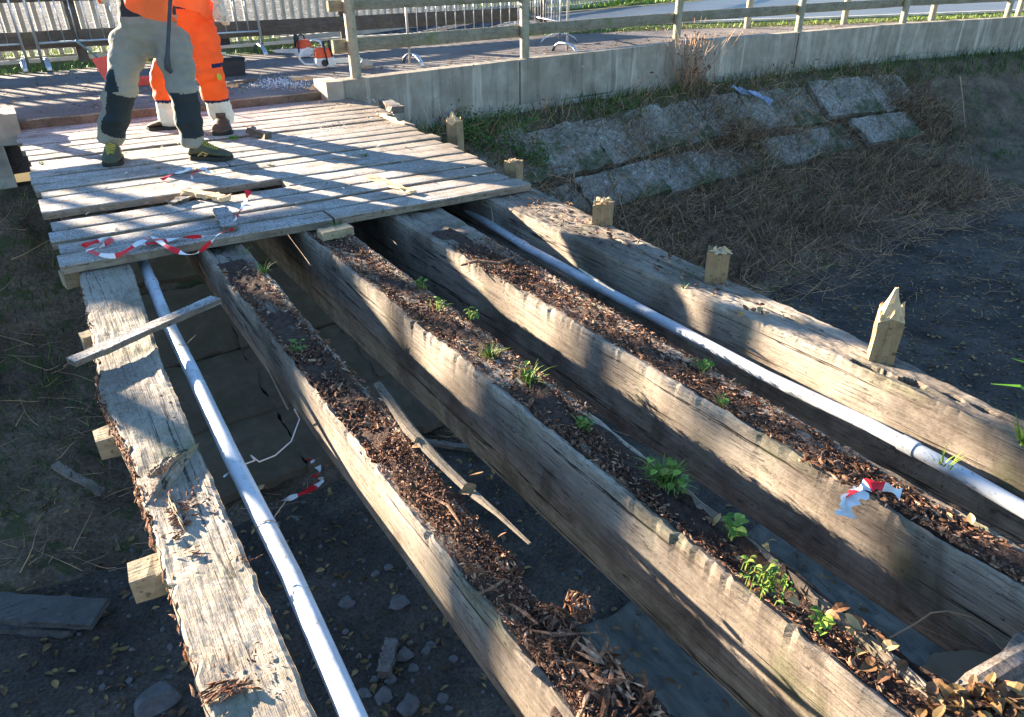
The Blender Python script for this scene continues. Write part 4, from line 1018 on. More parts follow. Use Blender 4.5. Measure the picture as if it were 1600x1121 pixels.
def pick1(c, n):
    s = 'a' if (c - J['kna']).length + (c - J['ana']).length < (c - J['knb']).length + (c - J['anb']).length else 'b'
    k = (c - J['kn' + s]).dot((J['an' + s] - J['kn' + s])) / (J['an' + s] - J['kn' + s]).length_squared
    f = n.dot(V((.50, -.86, 0)).normalized())
    if c.z > J['waist'].z - .10: return 1
    if -.04 < k < .84 and f > (-.15 if s == 'b' else .05): return 1
    if s == 'a' and c.z < .72 and c.z > .56 and c.x < J['kna'].x - .02 and f > -.2: return 1
    return 0
cfg = dict(crotch=.17, shoek=(1.2, 1.5, 1.2), fwd=V((.45, -.9, 0)), look=V((.3, -.8, -.5)), seed=1, hem=-.025, legr=(dict(waist=(.20, .16), hip=(.215, .17)), dict(
    a=[(.15, .14), (.15, .14), (.138, .132), (.112, .11), (.112, .11), (.098, .10), (.088, .095)],
    b=[(.15, .14), (.15, .14), (.135, .13), (.105, .108), (.106, .108), (.100, .10), (.090, .095)])), tr_m=[M['grey_tr'], M['dark_tr']], pick=pick1, jr=(.215, .175),
    glove=M['dark_tr'], shoe=M['shoe'], lace=True, thumba=V((.2, 0, 1)), thumbb=V((-.2, 0, 1)))
worker('worker in grey green trousers with dark knee panels and olive shoes holding a bar', J, cfg)
# the bar he holds
mb = MB(); mb.tube([RT + rd * .55, RT, RB.lerp(RT, .35), RB.lerp(RT, .1), RB, RB + V((-.005, 0, -.05)), RB + V((.015, 0, -.085))], [(.014, .014), (.014, .014), (.014, .014), (.016, .014), (.024, .014), (.026, .012), (.014, .006)], 10)
t = thing('crowbar', 'dark steel bar hanging point down in front of the grey trousers of the worker', 'crowbar', RB); obj('shaft', mb, M['rod'], t, smooth=True, sharp=50)
mb = MB(); mb.tube([RT + rd * .30, RT + rd * .55], .018, 10); obj('grip', mb, M['black'], t, smooth=True, sharp=50)

# --- worker in orange trousers behind him
J2 = dict(pel=ony(300, 38, 7.86), waist=ony(301, 4, 7.88))
J2['hipa'] = ony(284, 48, 7.92); J2['kna'] = ony(254, 122, 7.9); J2['ana'] = ony(266, 188, 8.02); J2['toa'] = onz(237, 203, 0)
J2['hipb'] = ony(316, 45, 7.80); J2['knb'] = ony(328, 118, 7.62); J2['anb'] = ony(347, 185, 7.72); J2['tob'] = onz(347, 217, 0)
J2['ana'].z = .13; J2['anb'].z = .13
pe = J2['pel']; J2['jhem'] = ony(300, -4, 7.88); J2['chest'] = pe + V((.03, -.08, .44)); J2['neck'] = pe + V((.03, -.12, .64)); J2['head'] = pe + V((.01, -.16, .80))
J2['sha'] = pe + V((-.17, -.05, .55)); J2['shb'] = pe + V((.22, -.08, .55)); J2['ela'] = pe + V((-.24, -.12, .28)); J2['elb'] = pe + V((.30, .0, .28))
J2['hdb'] = ony(345, 42, 7.60); J2['wrb'] = ony(342, 4, 7.66); J2['wra'] = pe + V((-.12, -.30, .42)); J2['hda'] = pe + V((-.04, -.38, .44))
J2['elb'] = J2['shb'].lerp(J2['wrb'], .5) + V((.05, .08, 0))
def pick2(c, n):
    s = 'a' if (c - J2['kna']).length + (c - J2['ana']).length < (c - J2['knb']).length + (c - J2['anb']).length else 'b'
    if c.z > J2['waist'].z - .045: return 1
    z0 = .265
    if c.z < z0: return 2
    if c.z < z0 + .032 and c.z >= z0: return 1
    if .58 < c.z < .612 and c.x > J2['knb'].x + .01 and n.y < .3: return 1
    return 0
cfg2 = dict(crotch=.14, shoek=(1.12, 1.75, 1.05), fwd=V((.1, -1, 0)), look=V((-.2, -.8, -.4)), seed=9, hem=-.085, legr=(dict(waist=(.18, .14), hip=(.195, .16)), dict(
    a=[(.14, .13), (.14, .13), (.135, .125), (.12, .115), (.11, .11), (.105, .105), (.10, .10)],
    b=[(.14, .13), (.14, .13), (.138, .128), (.130, .12), (.122, .115), (.112, .11), (.105, .105)])), tr_m=[M['hivis'], M['navy'], M['reflex']], pick=pick2, jr=(.20, .17),
    glove=M['glove'], shoe=M['boot'], lace=False, thumba=V((0, 0, 1)), thumbb=V((-.4, -1, 0)), glove_k=1.6, curl=1.35)
w2 = worker('worker in bright orange trousers with navy trim and pale shins standing behind the other', J2, cfg2)
c = ony(342, 120, 7.49); mb = MB()
for i in range(9): pass
mb.add([c + V((math.cos(a) * .022, -.012, math.sin(a) * .032)) for a in [k * .698 for k in range(9)]] + [c + V((0, -.016, 0))], [(k, (k + 1) % 9, 9) for k in range(9)])
obj('badge', mb, simple('badge_green', (.35, .36, .04), .7), w2)

# ================================================================ THINGS ON THE PATH
def chainsaw(p, yaw, label, sc=1.0, col='saw_o'):
    t = thing('chainsaw', label, 'chainsaw', (0, 0, 0), 'chainsaws on the path'); WORLD_OF[t.name] = V((0, 0, 0)); O = (0, 0, 0)
    mb = MB(); mb.loft([[(x * k1 + a, y * k2, z) for x, y in ((-.13, -.07), (-.13, .07), (-.04, .09), (.10, .09), (.14, .06), (.14, -.06), (.10, -.09), (-.04, -.09))] for z, k1, k2, a in ((.02, .9, .9, 0), (.05, 1, 1, 0), (.12, 1, 1, 0), (.14, .95, .95, 0))]); obj('base', mb, M['saw_w'], t, O)
    mb = MB(); mb.loft([[(x * k1 + a, y * k2, z) for x, y in ((-.12, -.05), (-.12, .05), (-.06, .075), (.08, .075), (.11, .04), (.11, -.04), (.08, -.075), (-.06, -.075))] for z, k1, k2, a in ((.142, 1, 1.1, 0), (.20, 1, 1, 0), (.25, .85, .85, -.01), (.27, .6, .6, -.02))]); obj('cover', mb, M[col], t, O)
    mb = MB(); mb.tube([(.02, -.11, .06), (.0, -.12, .2), (.0, -.08, .33), (.02, 0, .35), (.03, .08, .33), (.04, .11, .2), (.04, .10, .08)], .012, 8); obj('front_handle', mb, M['black'], t, O, smooth=True)
    mb = MB(); mb.tube([(-.12, 0, .24), (-.2, 0, .27), (-.30, 0, .24), (-.34, 0, .15), (-.28, 0, .07), (-.12, 0, .05)], [.016, .018, .018, .016, .016, .02], 8); obj('rear_handle', mb, M['saw_w'], t, O, smooth=True)
    mb = MB(); mb.loft([[(.10 + .01 * k, y, z) for y, z in ((-.09, .16), (.09, .16), (.085, .33), (.03, .36), (-.06, .34))] for k in (0, 1.2)]); obj('hand_guard', mb, M['black'], t, O)
    mb = MB(); mb.loft([[(x, y, z) for x, z in ((.12, .06), (.12, .13), (.48, .12), (.53, .11), (.55, .095), (.53, .075), (.48, .065))] for y in (-.055, -.048)]); g = obj('guide_bar', mb, M['steel'], t, O)
    mb = MB()
    for i in range(14):
        mb.box((.16 + i * .027, -.0515, .135), (.018, .010, .012)); mb.box((.16 + i * .027, -.0515, .052), (.018, .010, .012))
    obj('chain', mb, M['rod'], g, O)
    mb = MB(); mb.tube([(-.02, -.09, .08), (-.02, -.115, .08)], .045, 14); obj('starter_cover', mb, M['black'], t, O, smooth=True, sharp=40)
    g.location = V((0, 0, 0)); t.location = p; t.rotation_euler = (0, 0, yaw); t.scale = (sc,) * 3; return t
WORLD_OF['chainsaw'] = V((0, 0, 0))
chainsaw(onz(508, 107, PZ), R_(-5), 'orange and white chainsaw standing nearest the fence post', 1.05)
chainsaw(onz(476, 90, PZ), R_(140), 'second orange and white chainsaw lying behind the nearer one', 1.0)
# dark tool box
p = onz(352, 122, PZ); t = thing('tool_box', 'low dark grey tool box on the path behind the orange worker', 'box', p); p = p + V((.02, .25, 0))
mb = MB(); mb.loft([[(p.x + x * k, p.y + y * k, PZ + z) for x, y in ((-.30, -.16), (.30, -.16), (.30, .16), (-.30, .16))] for z, k in ((.0, .94), (.14, 1), (.20, 1))]); obj('body', mb, M['black'], t)
mb = MB(); mb.loft([[(p.x + x * k, p.y + y * k, PZ + z) for x, y in ((-.31, -.17), (.31, -.17), (.31, .17), (-.31, .17))] for z, k in ((.203, 1), (.23, 1), (.245, .9))]); obj('lid', mb, M['dark_tr'], t)
mb = MB(); mb.tube([(p.x - .1, p.y, PZ + .24), (p.x - .1, p.y, PZ + .29), (p.x + .1, p.y, PZ + .29), (p.x + .1, p.y, PZ + .24)], .012, 8); obj('handle', mb, M['steel'], t, smooth=True)
# black canister behind it
p = onz(345, 78, PZ); t = thing('fuel_can', 'tall dark can standing at the crowd barrier behind the tool box', 'can', p)
mb = MB(); mb.loft([[(p.x + x * k, p.y + y * k, PZ + z) for x, y in ((-.16, -.1), (.16, -.1), (.18, -.06), (.18, .06), (.16, .1), (-.16, .1), (-.18, .06), (-.18, -.06))] for z, k in ((0, .95), (.03, 1), (.34, 1), (.40, .8))]); obj('body', mb, M['black'], t)
mb = MB(); mb.tube([(p.x - .08, p.y, PZ + .40), (p.x - .08, p.y, PZ + .46), (p.x + .06, p.y, PZ + .46), (p.x + .06, p.y, PZ + .40)], .014, 8); obj('handle', mb, M['black'], t)
mb = MB(); mb.tube([(p.x + .12, p.y, PZ + .38), (p.x + .12, p.y, PZ + .43)], .03, 10); obj('cap', mb, M['red'], t)
# red shovel standing tip down
B = onz(178, 138, PZ); Y0 = B.y
def W(px, py, dy=0): return ony(px, py, Y0 + dy)
t = thing('shovel', 'red bladed shovel with a thin blue green handle standing behind the grey trousers', 'shovel', B)
mb = MB(); rings = []
for a, b_ in (((143, 92), (200, 84)), ((147, 99), (205, 91)), ((158, 117), (203, 110)), ((170, 136), (196, 130)), ((180, 146), (186, 145))):
    A_ = W(*a); B_ = W(*b_); row = []
    for k in range(7): row.append(A_.lerp(B_, k / 6) + V((0, .05 * math.sin(k / 6 * math.pi), 0)))
    rings.append(row + [q + V((0, .008, 0)) for q in row[::-1]])
mb.loft(rings); obj('blade', mb, M['red'], t, smooth=False)
mb = MB(); mb.tube([W(152, 90), W(140, 80), W(118, 63)], .012, 8); obj('handle', mb, M['blue_rod'], t, smooth=True)
# small red tray on the path between the legs
p = onz(228, 132, PZ); t = thing('tray', 'low red plastic tray on the path seen between the worker legs', 'tray', p)
mb = MB(); mb.loft([[(p.x + x * k, p.y + y * k, PZ + z) for x, y in ((-.24, -.14), (.24, -.14), (.24, .14), (-.24, .14))] for z, k in ((.0, .85), (.085, 1.0), (.085, .94), (.015, .82))]); obj('tub', mb, M['red'], t)
mb = MB(); mb.tube([(p.x - .24, p.y - .06, PZ + .08), (p.x - .28, p.y - .05, PZ + .09), (p.x - .28, p.y + .05, PZ + .09), (p.x - .24, p.y + .06, PZ + .08)], .01, 6); obj('handle', mb, M['red'], t)
# frosty sawdust, chips
def scatter_leaf(mb, n, xf, zf, L=(.02, .05), tints=((1, 1, 1), (1.4, 1.2, .9), (.6, .5, .4), (1.7, 1.7, 1.2), (.9, .6, .4))):
    for _ in range(n):
        x, y = xf(); mb.col = random.choice(tints); l = ru(*L); mb.leaf((x, y, zf(x, y) + .003), l, l * ru(.35, .6), ru(0, 6.28), ru(-.15, .25), ru(-.3, .4), ru(-.4, .4))
    mb.col = (1, 1, 1)
mb = MB()
for _ in range(900):
    p = onz(random.gauss(438, 26), random.gauss(130, 4.5), PZ); mb.col = (1, 1, 1); l = ru(.008, .022); mb.chip((p.x, p.y, PZ + ru(.002, .012)), l, l * .6, l * .3)
tag(obj('sawdust', mb, M['ice']), 'pale frosty sawdust spilled on the path edge behind the deck', 'sawdust', kind='stuff')
for px, py, px2, py2, w, lb in ((455, 124, 492, 122, .04, 'short pale stick on top of the frosty sawdust'), (352, 131, 400, 124, .07, 'dark torn wood piece left of the sawdust on the path'), (345, 135, 372, 133, .05, 'light torn splinter on the path right beside the orange trousers')):
    loose_box('wood_scrap', onz(px, py, PZ + .03), onz(px2, py2, PZ + .03), w, .03, M['raw'] if 'light' in lb or 'pale' in lb else M['beam_dark'], lb, 'scrap wood', jit=.008)
mb = MB()
c = onz(490, 142, .06); mb.chip(c, .24, .10, .05, Euler((.2, .3, -.5)).to_matrix()); mb.chip(c + V((.03, .03, .05)), .16, .05, .03, Euler((.1, -.5, -.6)).to_matrix()); tag(obj('wood_scrap', mb, M['raw']), 'pale broken wood chunk at the back edge of the deck before the end block', 'scrap wood')
mb = MB(); c = onz(572, 108, PZ); mb.rock((c.x, c.y, PZ + .06), (.12, .08, .09), 5, 2, .2); tag(obj('stone', mb, M['footing']), 'pale cream stone block standing on the wall beside the first fence post', 'stone')
# grit, leaves and dead grass along the path side of the wall
mb = MB()
def pxy():
    x = ru(3.6, 16); return x, wall_y(x) + .22 + rnd() ** 2 * 1.6
scatter_leaf(mb, 1300, pxy, lambda x, y: PZ + .006, (.03, .07)); scatter_leaf(mb, 300, lambda: (ru(-.2, 3.4), ru(9.3, 13)), lambda x, y: PZ + .004, (.03, .07))
scatter_leaf(mb, 500, lambda: (lambda x: (x, kerb_y(x) - 1.1 + random.gauss(0, .3)))(ru(4, 20)), lambda x, y: PZ + .02, (.04, .08))
tag(obj('leaf_litter', mb, M['leaf']), 'dead leaves strewn on the reddish path along the wall', 'leaves', kind='stuff')
def grass_patch(mb, n, pf, zf, L=(.05, .12), w=.003, tints=((1, 1, 1), (1.5, 1.4, .9), (.6, .8, .6), (2.2, 1.7, 1.0)), lean=.4):
    for _ in range(n):
        x, y = pf(); mb.col = random.choice(tints); mb.blade((x, y, zf(x, y) - .005), ru(*L), w * ru(.7, 1.4), ru(0, 6.28), ru(0, lean), ru(.1, .7))
    mb.col = (1, 1, 1)
mb = MB(); grass_patch(mb, 5000, lambda: (lambda x: (x, kerb_y(x) - .15 - rnd() * .9))(ru(-1, 22)), lambda x, y: PZ, (.04, .12), .006, tints=((1.2, 1.2, 1), (2, 1.7, 1), (2.6, 2.2, 1.2), (.8, 1, .7)))
grass_patch(mb, 2600, lambda: (lambda x: (x, kerb_y(x) + .2 + rnd() * 1.2))(ru(-2, 4.5)), lambda x, y: PZ, (.08, .25), .008, tints=((2.4, 2.0, 1), (3, 2.4, 1), (1.6, 1.7, .9)))
grass_patch(mb, 2500, lambda: (lambda x: (x, kerb_y(x) + max(1.6, (x - 4) * .55 + 1.6) + rnd() * 2.5))(ru(4.5, 24)), lambda x, y: PZ, (.08, .25), .012, tints=((2.4, 2.0, 1), (3, 2.4, 1), (1.6, 1.7, .9)))
tag(obj('verge_grass', mb, M['grass']), 'short green and yellow grass of the verge along the kerb', 'grass', kind='stuff')

# ================================================================ TAPE, SCRAPS AND WEEDS ON THE DECK
def ribbon(name, label, pts, w, segs_red, lift=0, grp=None, off=0.0):
    """pts: world points; alternating red and white film with twists"""
    w = w * .78; P = [V(p) for p in pts]; D = []
    for i in range(len(P) - 1):
        p0 = P[max(i - 1, 0)]; p1 = P[i]; p2 = P[i + 1]; p3 = P[min(i + 2, len(P) - 1)]
        for k in range(6):
            u = k / 6; D.append(.5 * ((2 * p1) + (p2 - p0) * u + (2 * p0 - 5 * p1 + 4 * p2 - p3) * u * u + (3 * p1 - p0 - 3 * p2 + p3) * u ** 3))
    D.append(P[-1]); vs = []; mb = MB(); tw = ru(0, 3); n = len(D)
    for i, p in enumerate(D):
        d = (D[min(i + 1, n - 1)] - D[max(i - 1, 0)]).normalized(); a = tw + .9 * math.sin(i * .35) + i * .05
        x = d.cross(V((0, 0, 1))).normalized(); y = x.cross(d); s = x * math.cos(a) + y * math.sin(a) * .6
        ww = w / 2 * (1 + .35 * math.sin(i * .9)); vs += [p - s * ww, p + V((0, 0, .15 * ww)), p + s * ww]
    mb.v = [tuple(v) for v in vs]; mb.c = [(1, 1, 1)] * len(vs)
    L = off
    for i in range(n - 1):
        L += (D[i + 1] - D[i]).length
        r = 1 if (L % (segs_red * 2)) < segs_red else 0
        for k in range(2): mb.f.append((3 * i + k, 3 * i + k + 1, 3 * i + k + 4, 3 * i + k + 3)); mb.m.append(r)
    return tag(obj(name, mb, [M['white_tape'], M['red_tape']], smooth=True), label, 'tape', grp)
def pz(l): return [onz(a, b, c) for a, b, c in l]
ribbon('barrier_tape', 'long red and white tape looping over the front left edge of the deck', pz([(128, 385, .01), (150, 378, .03), (175, 372, .02), (160, 384, .03), (140, 392, .02), (180, 400, .02), (220, 378, .04), (238, 370, .02), (262, 386, .05), (300, 398, -.0), (330, 378, .02), (345, 364, .03), (365, 358, .03)]), .045, .11)
ribbon('barrier_tape', 'straight stretch of red and white tape lying along the front plank', pz([(185, 400, .01), (205, 385, .03), (240, 380, .02), (280, 372, .02), (310, 370, .02), (338, 368, .02)]), .04, .10)
ribbon('barrier_tape', 'upright twisted strip of red and white tape beside the pale scrap on the deck', pz([(358, 358, .02), (370, 340, .05), (378, 325, .09), (385, 310, .13), (388, 298, .17)]), .05, .07)
ribbon('barrier_tape', 'little tangle of red tape just in front of the olive shoe', pz([(252, 281, .01), (270, 272, .02), (288, 268, .03), (300, 262, .04), (312, 266, .03), (326, 270, .02), (318, 264, .03), (302, 270, .02), (300, 280, .01)]), .04, .16)
ribbon('barrier_tape', 'crumpled red and white tape lying on the fourth beam', pz([(1312, 800, BT + .0), (1318, 785, BT + .015), (1330, 770, BT + .03), (1345, 762, BT + .03), (1362, 758, BT + .035), (1385, 762, BT + .03), (1408, 772, BT + .02)]), .055, .05, off=.05)
ribbon('barrier_tape', 'second fold of white tape hanging over the side of the fourth beam', pz([(1320, 808, BT - .02), (1325, 790, BT + .01), (1335, 775, BT + .025), (1350, 768, BT + .03)]), .06, .5, off=.5)
ribbon('barrier_tape', 'faded red and white tape lying down in the ditch between the first beams', pz([(470, 722, -2.05), (485, 718, -2.0), (500, 735, -2.05), (490, 745, -2.0), (505, 750, -2.05), (485, 765, -2.02), (455, 778, -2.05), (430, 785, -2.05)]), .06, .15)
def scrap(name, label, pix, w, h, m, **k): return loose_box(name, onz(*pix[0]), onz(*pix[1]), w, h, m, label, 'scrap wood', jit=.01, **k)
scrap('wood_scrap', 'long pale torn strip of wood lying near the gap of the missing plank', ((290, 299, .03), (352, 311, .03)), .07, .03, M['raw'])
scrap('wood_scrap', 'dark torn piece of wood behind the pale scrap in the gap', ((268, 318, .02), (296, 308, .02)), .06, .02, M['beam_dark'])
scrap('wood_scrap', 'squarish whitish scrap of wood at the foot of the upright tape', ((345, 328, .025), (360, 358, .025)), .09, .035, M['board'])
scrap('wood_scrap', 'long light splinter lying across the middle of the deck front', ((575, 275, .015), (645, 300, .015)), .05, .018, M['raw'])
scrap('wood_scrap', 'short block with a fresh orange end lying right of the brown boots', ((389, 203, .03), (419, 213, .03)), .06, .05, M['beam_dark'])
scrap('wood_scrap', 'thin stick lying at the right rear of the deck near the wall', ((590, 178, .01), (632, 195, .01)), .018, .014, M['raw'])
scrap('wood_scrap', 'rotten ledge piece jutting from the wall at the deck side', ((600, 160, .02), (622, 172, .02)), .12, .07, M['beam_dark'])
mb = MB()
for _ in range(420):
    p = onz(ru(480, 620), ru(150, 200), .004) if rnd() < .5 else V((ru(0, 3), ru(4.4, 9), .004))
    mb.col = random.choice(TINTS); l = ru(.01, .05); mb.chip(p, l, l * .25, l * .12)
tag(obj('wood_crumbs', mb, M['chips']), 'small wood crumbs scattered over the planks of the deck', 'crumbs', kind='stuff')
GT = [(1.4, 1.3, .9), (1.0, 1.1, .7), (2.2, 1.9, 1.2), (.7, .8, .6), (1.7, 1.2, .8)]
def tuft(px, py, z, label, n=40, r=.05, L=(.04, .10), w=.0022, leaves=0, lf=(.02, .04), grp='weeds growing on the bridge', tints=GT, name='grass_tuft', cat='grass'):
    c = onz(px, py, z); mb = MB()
    for _ in range(n):
        a = ru(0, 6.28); q = r * rnd() ** .7 * .6; mb.col = random.choice(tints); mb.blade((c.x + math.cos(a) * q, c.y + math.sin(a) * q * 1.4, z - .004), ru(*L), w * ru(.7, 1.3), a + ru(-.6, .6), ru(.1, .7), ru(.1, .8))
    for _ in range(leaves):
        a = ru(0, 6.28); q = r * rnd(); mb.col = random.choice(tints); l = ru(*lf); h = ru(.005, .045); x, y = c.x + math.cos(a) * q, c.y + math.sin(a) * q * 1.4
        mb.tube([(x, y, z), (x + .004, y, z + h * .6), (x + .006, y, z + h)], .0012, 3, cap=False); mb.leaf((x + .006, y, z + h), l, l * .65, ru(0, 6.28), ru(-.3, .5), .2)
    mb.col = (1, 1, 1); return tag(obj(name, mb, M['grass']), label, cat, grp)
tuft(527, 358, BT + .02, 'bright grass tuft on the block under the deck front above the third beam', 40, .05, (.03, .07))
tuft(412, 426, BT, 'thin grass tuft near the far end of the second beam', 22, .03, (.04, .09))
tuft(385, 395, BT, 'tiny pale weed at the very far end of the second beam', 8, .02, (.03, .06))
tuft(460, 548, BT, 'drab flat weed half way along the second beam', 6, .03, (.02, .04), leaves=8)
tuft(655, 452, BT, 'pale weed farthest up the third beam', 12, .03, (.02, .04), leaves=14, name='weed', cat='weed')
tuft(685, 482, BT, 'weed with a few leaves second from the top of the third beam', 10, .04, (.02, .05), leaves=16, name='weed', cat='weed')
tuft(735, 497, BT, 'small bright weed on the right edge of the third beam', 10, .02, (.02, .04), leaves=12, name='weed', cat='weed')
tuft(765, 556, BT, 'low green grass tuft in the middle of the sunlit stretch of the third beam', 50, .04, (.03, .06))
tuft(826, 595, BT, 'tuft with long blades and pale leaves where the third beam turns dark', 45, .05, (.04, .09), leaves=8)
tuft(908, 668, BT, 'dark trailing weed in the shade of the third beam', 6, .03, (.03, .05), leaves=16, name='weed', cat='weed')
tuft(1040, 752, BT, 'largest bushy grass tuft growing on the third beam', 170, .055, (.03, .075), leaves=30)
tuft(1138, 838, BT, 'bright weed with long oval leaves below the largest tuft', 0, .02, leaves=14, lf=(.03, .05), name='weed', cat='weed')
tuft(1195, 915, BT, 'low mat of round green leaves on the third beam', 0, .06, leaves=70, lf=(.012, .022), name='weed', cat='weed')
tuft(1278, 985, BT, 'single light green weed near the near end of the third beam', 0, .02, leaves=12, lf=(.02, .035), name='weed', cat='weed')
tuft(1098, 578, BT, 'sprawling dark weed on the fourth beam beside the pipe', 8, .04, (.03, .05), leaves=18, name='weed', cat='weed')
tuft(1125, 632, BT, 'thin green weed in shade on the fourth beam', 10, .03, (.02, .05), leaves=6, name='weed', cat='weed')
tuft(1068, 555 - 105, BT, 'slender blade of grass standing beside the pipe on the fourth beam', 5, .015, (.03, .06))
tuft(570, 160 + 83, .0, 'low yellowish moss like tuft on the planks right of the olive shoe', 60, .06, (.008, .02))
tuft(422, 258, .0, 'second low moss tuft on the planks below the first', 40, .05, (.008, .02))
tuft(365, 216, .0, 'green grass clod beside the brown boot on the planks', 90, .07, (.02, .04), tints=[(1.2, 1.8, .7), (.8, 1.4, .6)])
tuft(66, 256, .0, 'little tuft growing at the left edge of the deck', 26, .03, (.02, .04))
tuft(1475, 985 - 260, BT, 'dry grass wisp on the crumbled top of the fourth beam', 20, .04, (.03, .06), tints=[(3, 2.2, 1.2)])
# blades of grass close by on the right edge
mb = MB(); 
for (a, b_) in (((1640, 640), (1548, 600)), ((1660, 620), (1580, 560))):
    A_ = onz(a[0], a[1], -.30); A_ = EYE + ray(a[0], a[1]) * (2.0 / F); B_ = EYE + ray(*b_) * (2.05 / F); mid = A_.lerp(B_, .55) + V((0, 0, .03)); mb.col = (1.6, 2.2, .7)
    mb.tube([A_, mid, B_], [(.007, .001), (.006, .001), (.0008, .0004)], 6)
base = EYE + ray(1612, 680) * (2.1 / F)
for _ in range(26): mb.col = random.choice(GT); mb.blade((base.x + ru(-.02, .05), base.y + ru(-.03, .03), base.z - .04), ru(.05, .12), .005, ru(0, 6.28), ru(.1, .9), ru(.1, .6))
mb.col = (1, 1, 1)
tag(obj('grass_tuft', mb, M['grass']), 'bright green blades of grass reaching in at the right picture edge', 'grass', 'weeds growing on the bridge')

# leaves lying on the beams
for nm, lst in (('brown and yellow leaves lying on the third beam', [(1165, 875), (1195, 850), (1225, 905), (1250, 945), (1310, 970), (1330, 1000), (1355, 1020), (1395, 1050), (1440, 1080), (1175, 900), (1290, 960), (1120, 820), (840, 620), (1345, 985), (1370, 1035), (1380, 1015), (1455, 1090), (1470, 1075)]),
                ('scattered leaves on the second beam', [(640, 700), (628, 690), (655, 695), (655, 765), (725, 742), (775, 840), (720, 770), (560, 620), (545, 630), (490, 560)]),
                ('scattered leaves on the fourth beam', [(1480, 810), (1520, 822), (1075, 560), (990, 540), (1110, 590), (740, 365), (720, 372)]),
                ('dry leaves on the far right beam', [(840, 302), (850, 312), (895, 328), (905, 335), (880, 322), (860, 330), (1178, 488), (1190, 492), (1168, 485), (1185, 480), (945, 360), (960, 372)])):
    mb = MB()
    for px, py in lst:
        for _ in range(2 if 'third' in nm or 'right' in nm else 1):
            p = onz(px + ru(-9, 9), py + ru(-7, 7), BT + .01); mb.col = random.choice([(1, .8, .65), (1.5, 1.4, 1), (.6, .4, .3), (.9, .6, .5), (1.8, 1.7, 1.4)]); l = ru(.025, .055); mb.leaf(p, l, l * ru(.45, .7), ru(0, 6.28), ru(-.1, .5), ru(-.3, .5), ru(-.6, .6))
    mb.col = (1, 1, 1); tag(obj('leaf_litter', mb, M['leaf']), nm, 'leaves', kind='stuff')
mb = MB()
for _ in range(190):
    p = onz(random.gauss(1545, 38), random.gauss(1100, 14), -.04); mb.col = random.choice([(.7, .5, .42), (1.2, 1.1, .8), (.4, .28, .24), (.8, .5, .4), (.9, .7, .45), (.3, .22, .2)]); l = ru(.022, .05); mb.leaf((p.x, p.y, -.06 + ru(0, .04)), l, l * ru(.4, .7), ru(0, 6.28), ru(-.3, .6), ru(-.3, .6), ru(-.8, .8))
mb.col = (1, 1, 1); tag(obj('leaf_litter', mb, M['leaf']), 'heap of brown and yellow leaves at the bottom right corner', 'leaves', kind='stuff')
mb = MB(); mb.tube([onz(1480, 1110, -.10), onz(1530, 1070, -.09), onz(1580, 1040, -.07), onz(1640, 1010, -.06)], [.03, .035, .034, .03], 9)
tag(obj('log', mb, M['beam_dark']), 'grey weathered log lying above the leaf heap at bottom right', 'log')
mb = MB(); mb.rock((onz(1385, 1080, -.25).x + .12, .38, -.30), (.30, .12, .10), 3, 2, .3); mb.rock((1.95, .42, -.42), (.2, .1, .12), 8, 2, .3)
tag(obj('stone', mb, M['abut']), 'dark stone ledge in the shade between the near ends of the right beams', 'stone')

# ================================================================ IN THE DITCH AND ON THE BANK
def gz(x, y): return ground_z(x, y)
mb = MB()
def seg(n, xf, L, r, pitch=(.0, .6), tints=((1, 1, 1), (1.6, 1.5, 1.3), (.5, .45, .4), (2.2, 2, 1.6))):
    for _ in range(n):
        x, y = xf(); mb.col = random.choice(tints); mb.twig((x, y, gz(x, y) + .005), ru(*L), r * ru(.6, 1.4), ru(0, 6.28), ru(*pitch), .22, 4)
def bxy(x0, x1, d0_, d1):
    def f():
        x = lerp(x0, x1, rnd() ** 1.2); return x, wall_y(x) - ru(d0_, d1)
    return f
seg(5200, bxy(3.0, 14, 1.0, 4.6), (.12, .5), .0035); seg(1200, bxy(3.0, 14, .2, 1.2), (.1, .45), .0035, (.2, 1.2)); seg(900, bxy(-3.5, 0, .3, 4.5), (.1, .4), .003)
seg(1000, lambda: (ru(3, 13), ru(3.2, 5.2)), (.08, .3), .003, (0, .2)); seg(500, lambda: (ru(-.1, 2.6), ru(4.4, 6.2)), (.06, .25), .003, (0, .3))
seg(900, bxy(3.4, 11, .4, 2.0), (.15, .6), .003, (-.2, .5), ((1, 1, 1), (1.6, 1.5, 1.3), (.5, .45, .4)))
seg(260, bxy(3.4, 13, .3, 3.0), (.5, 1.1), .005, (-.5, .3), ((2, 1.9, 1.6), (1.2, 1.1, .9)))
cl = [(lerp(3.3, 13.5, rnd()), ru(1.1, 3.8)) for _ in range(130)] + [(lerp(4.2, 13, rnd()), ru(.55, 1.5)) for _ in range(34)] + [(onground(1140, 200).x + ru(-.3, .4), ru(.4, 2.2)) for _ in range(16)] + [(onground(1440, 200).x + ru(-.6, .9), ru(.4, 2.2)) for _ in range(26)]
for cx_, cd_ in cl:
    for _ in range(58 if cd_ > 1.2 else 40):
        x = cx_ + random.gauss(0, .22); y = wall_y(x) - cd_ + random.gauss(0, .18); mb.col = random.choice(((1, .9, .8), (.5, .42, .36), (.75, .65, .55), (.35, .3, .27), (1.7, 1.6, 1.3)))
        mb.twig((x, y, gz(x, y) - .01), ru(.12, .5), ru(.003, .007), ru(0, 6.28), ru(.1, 1.2), .35, 5)
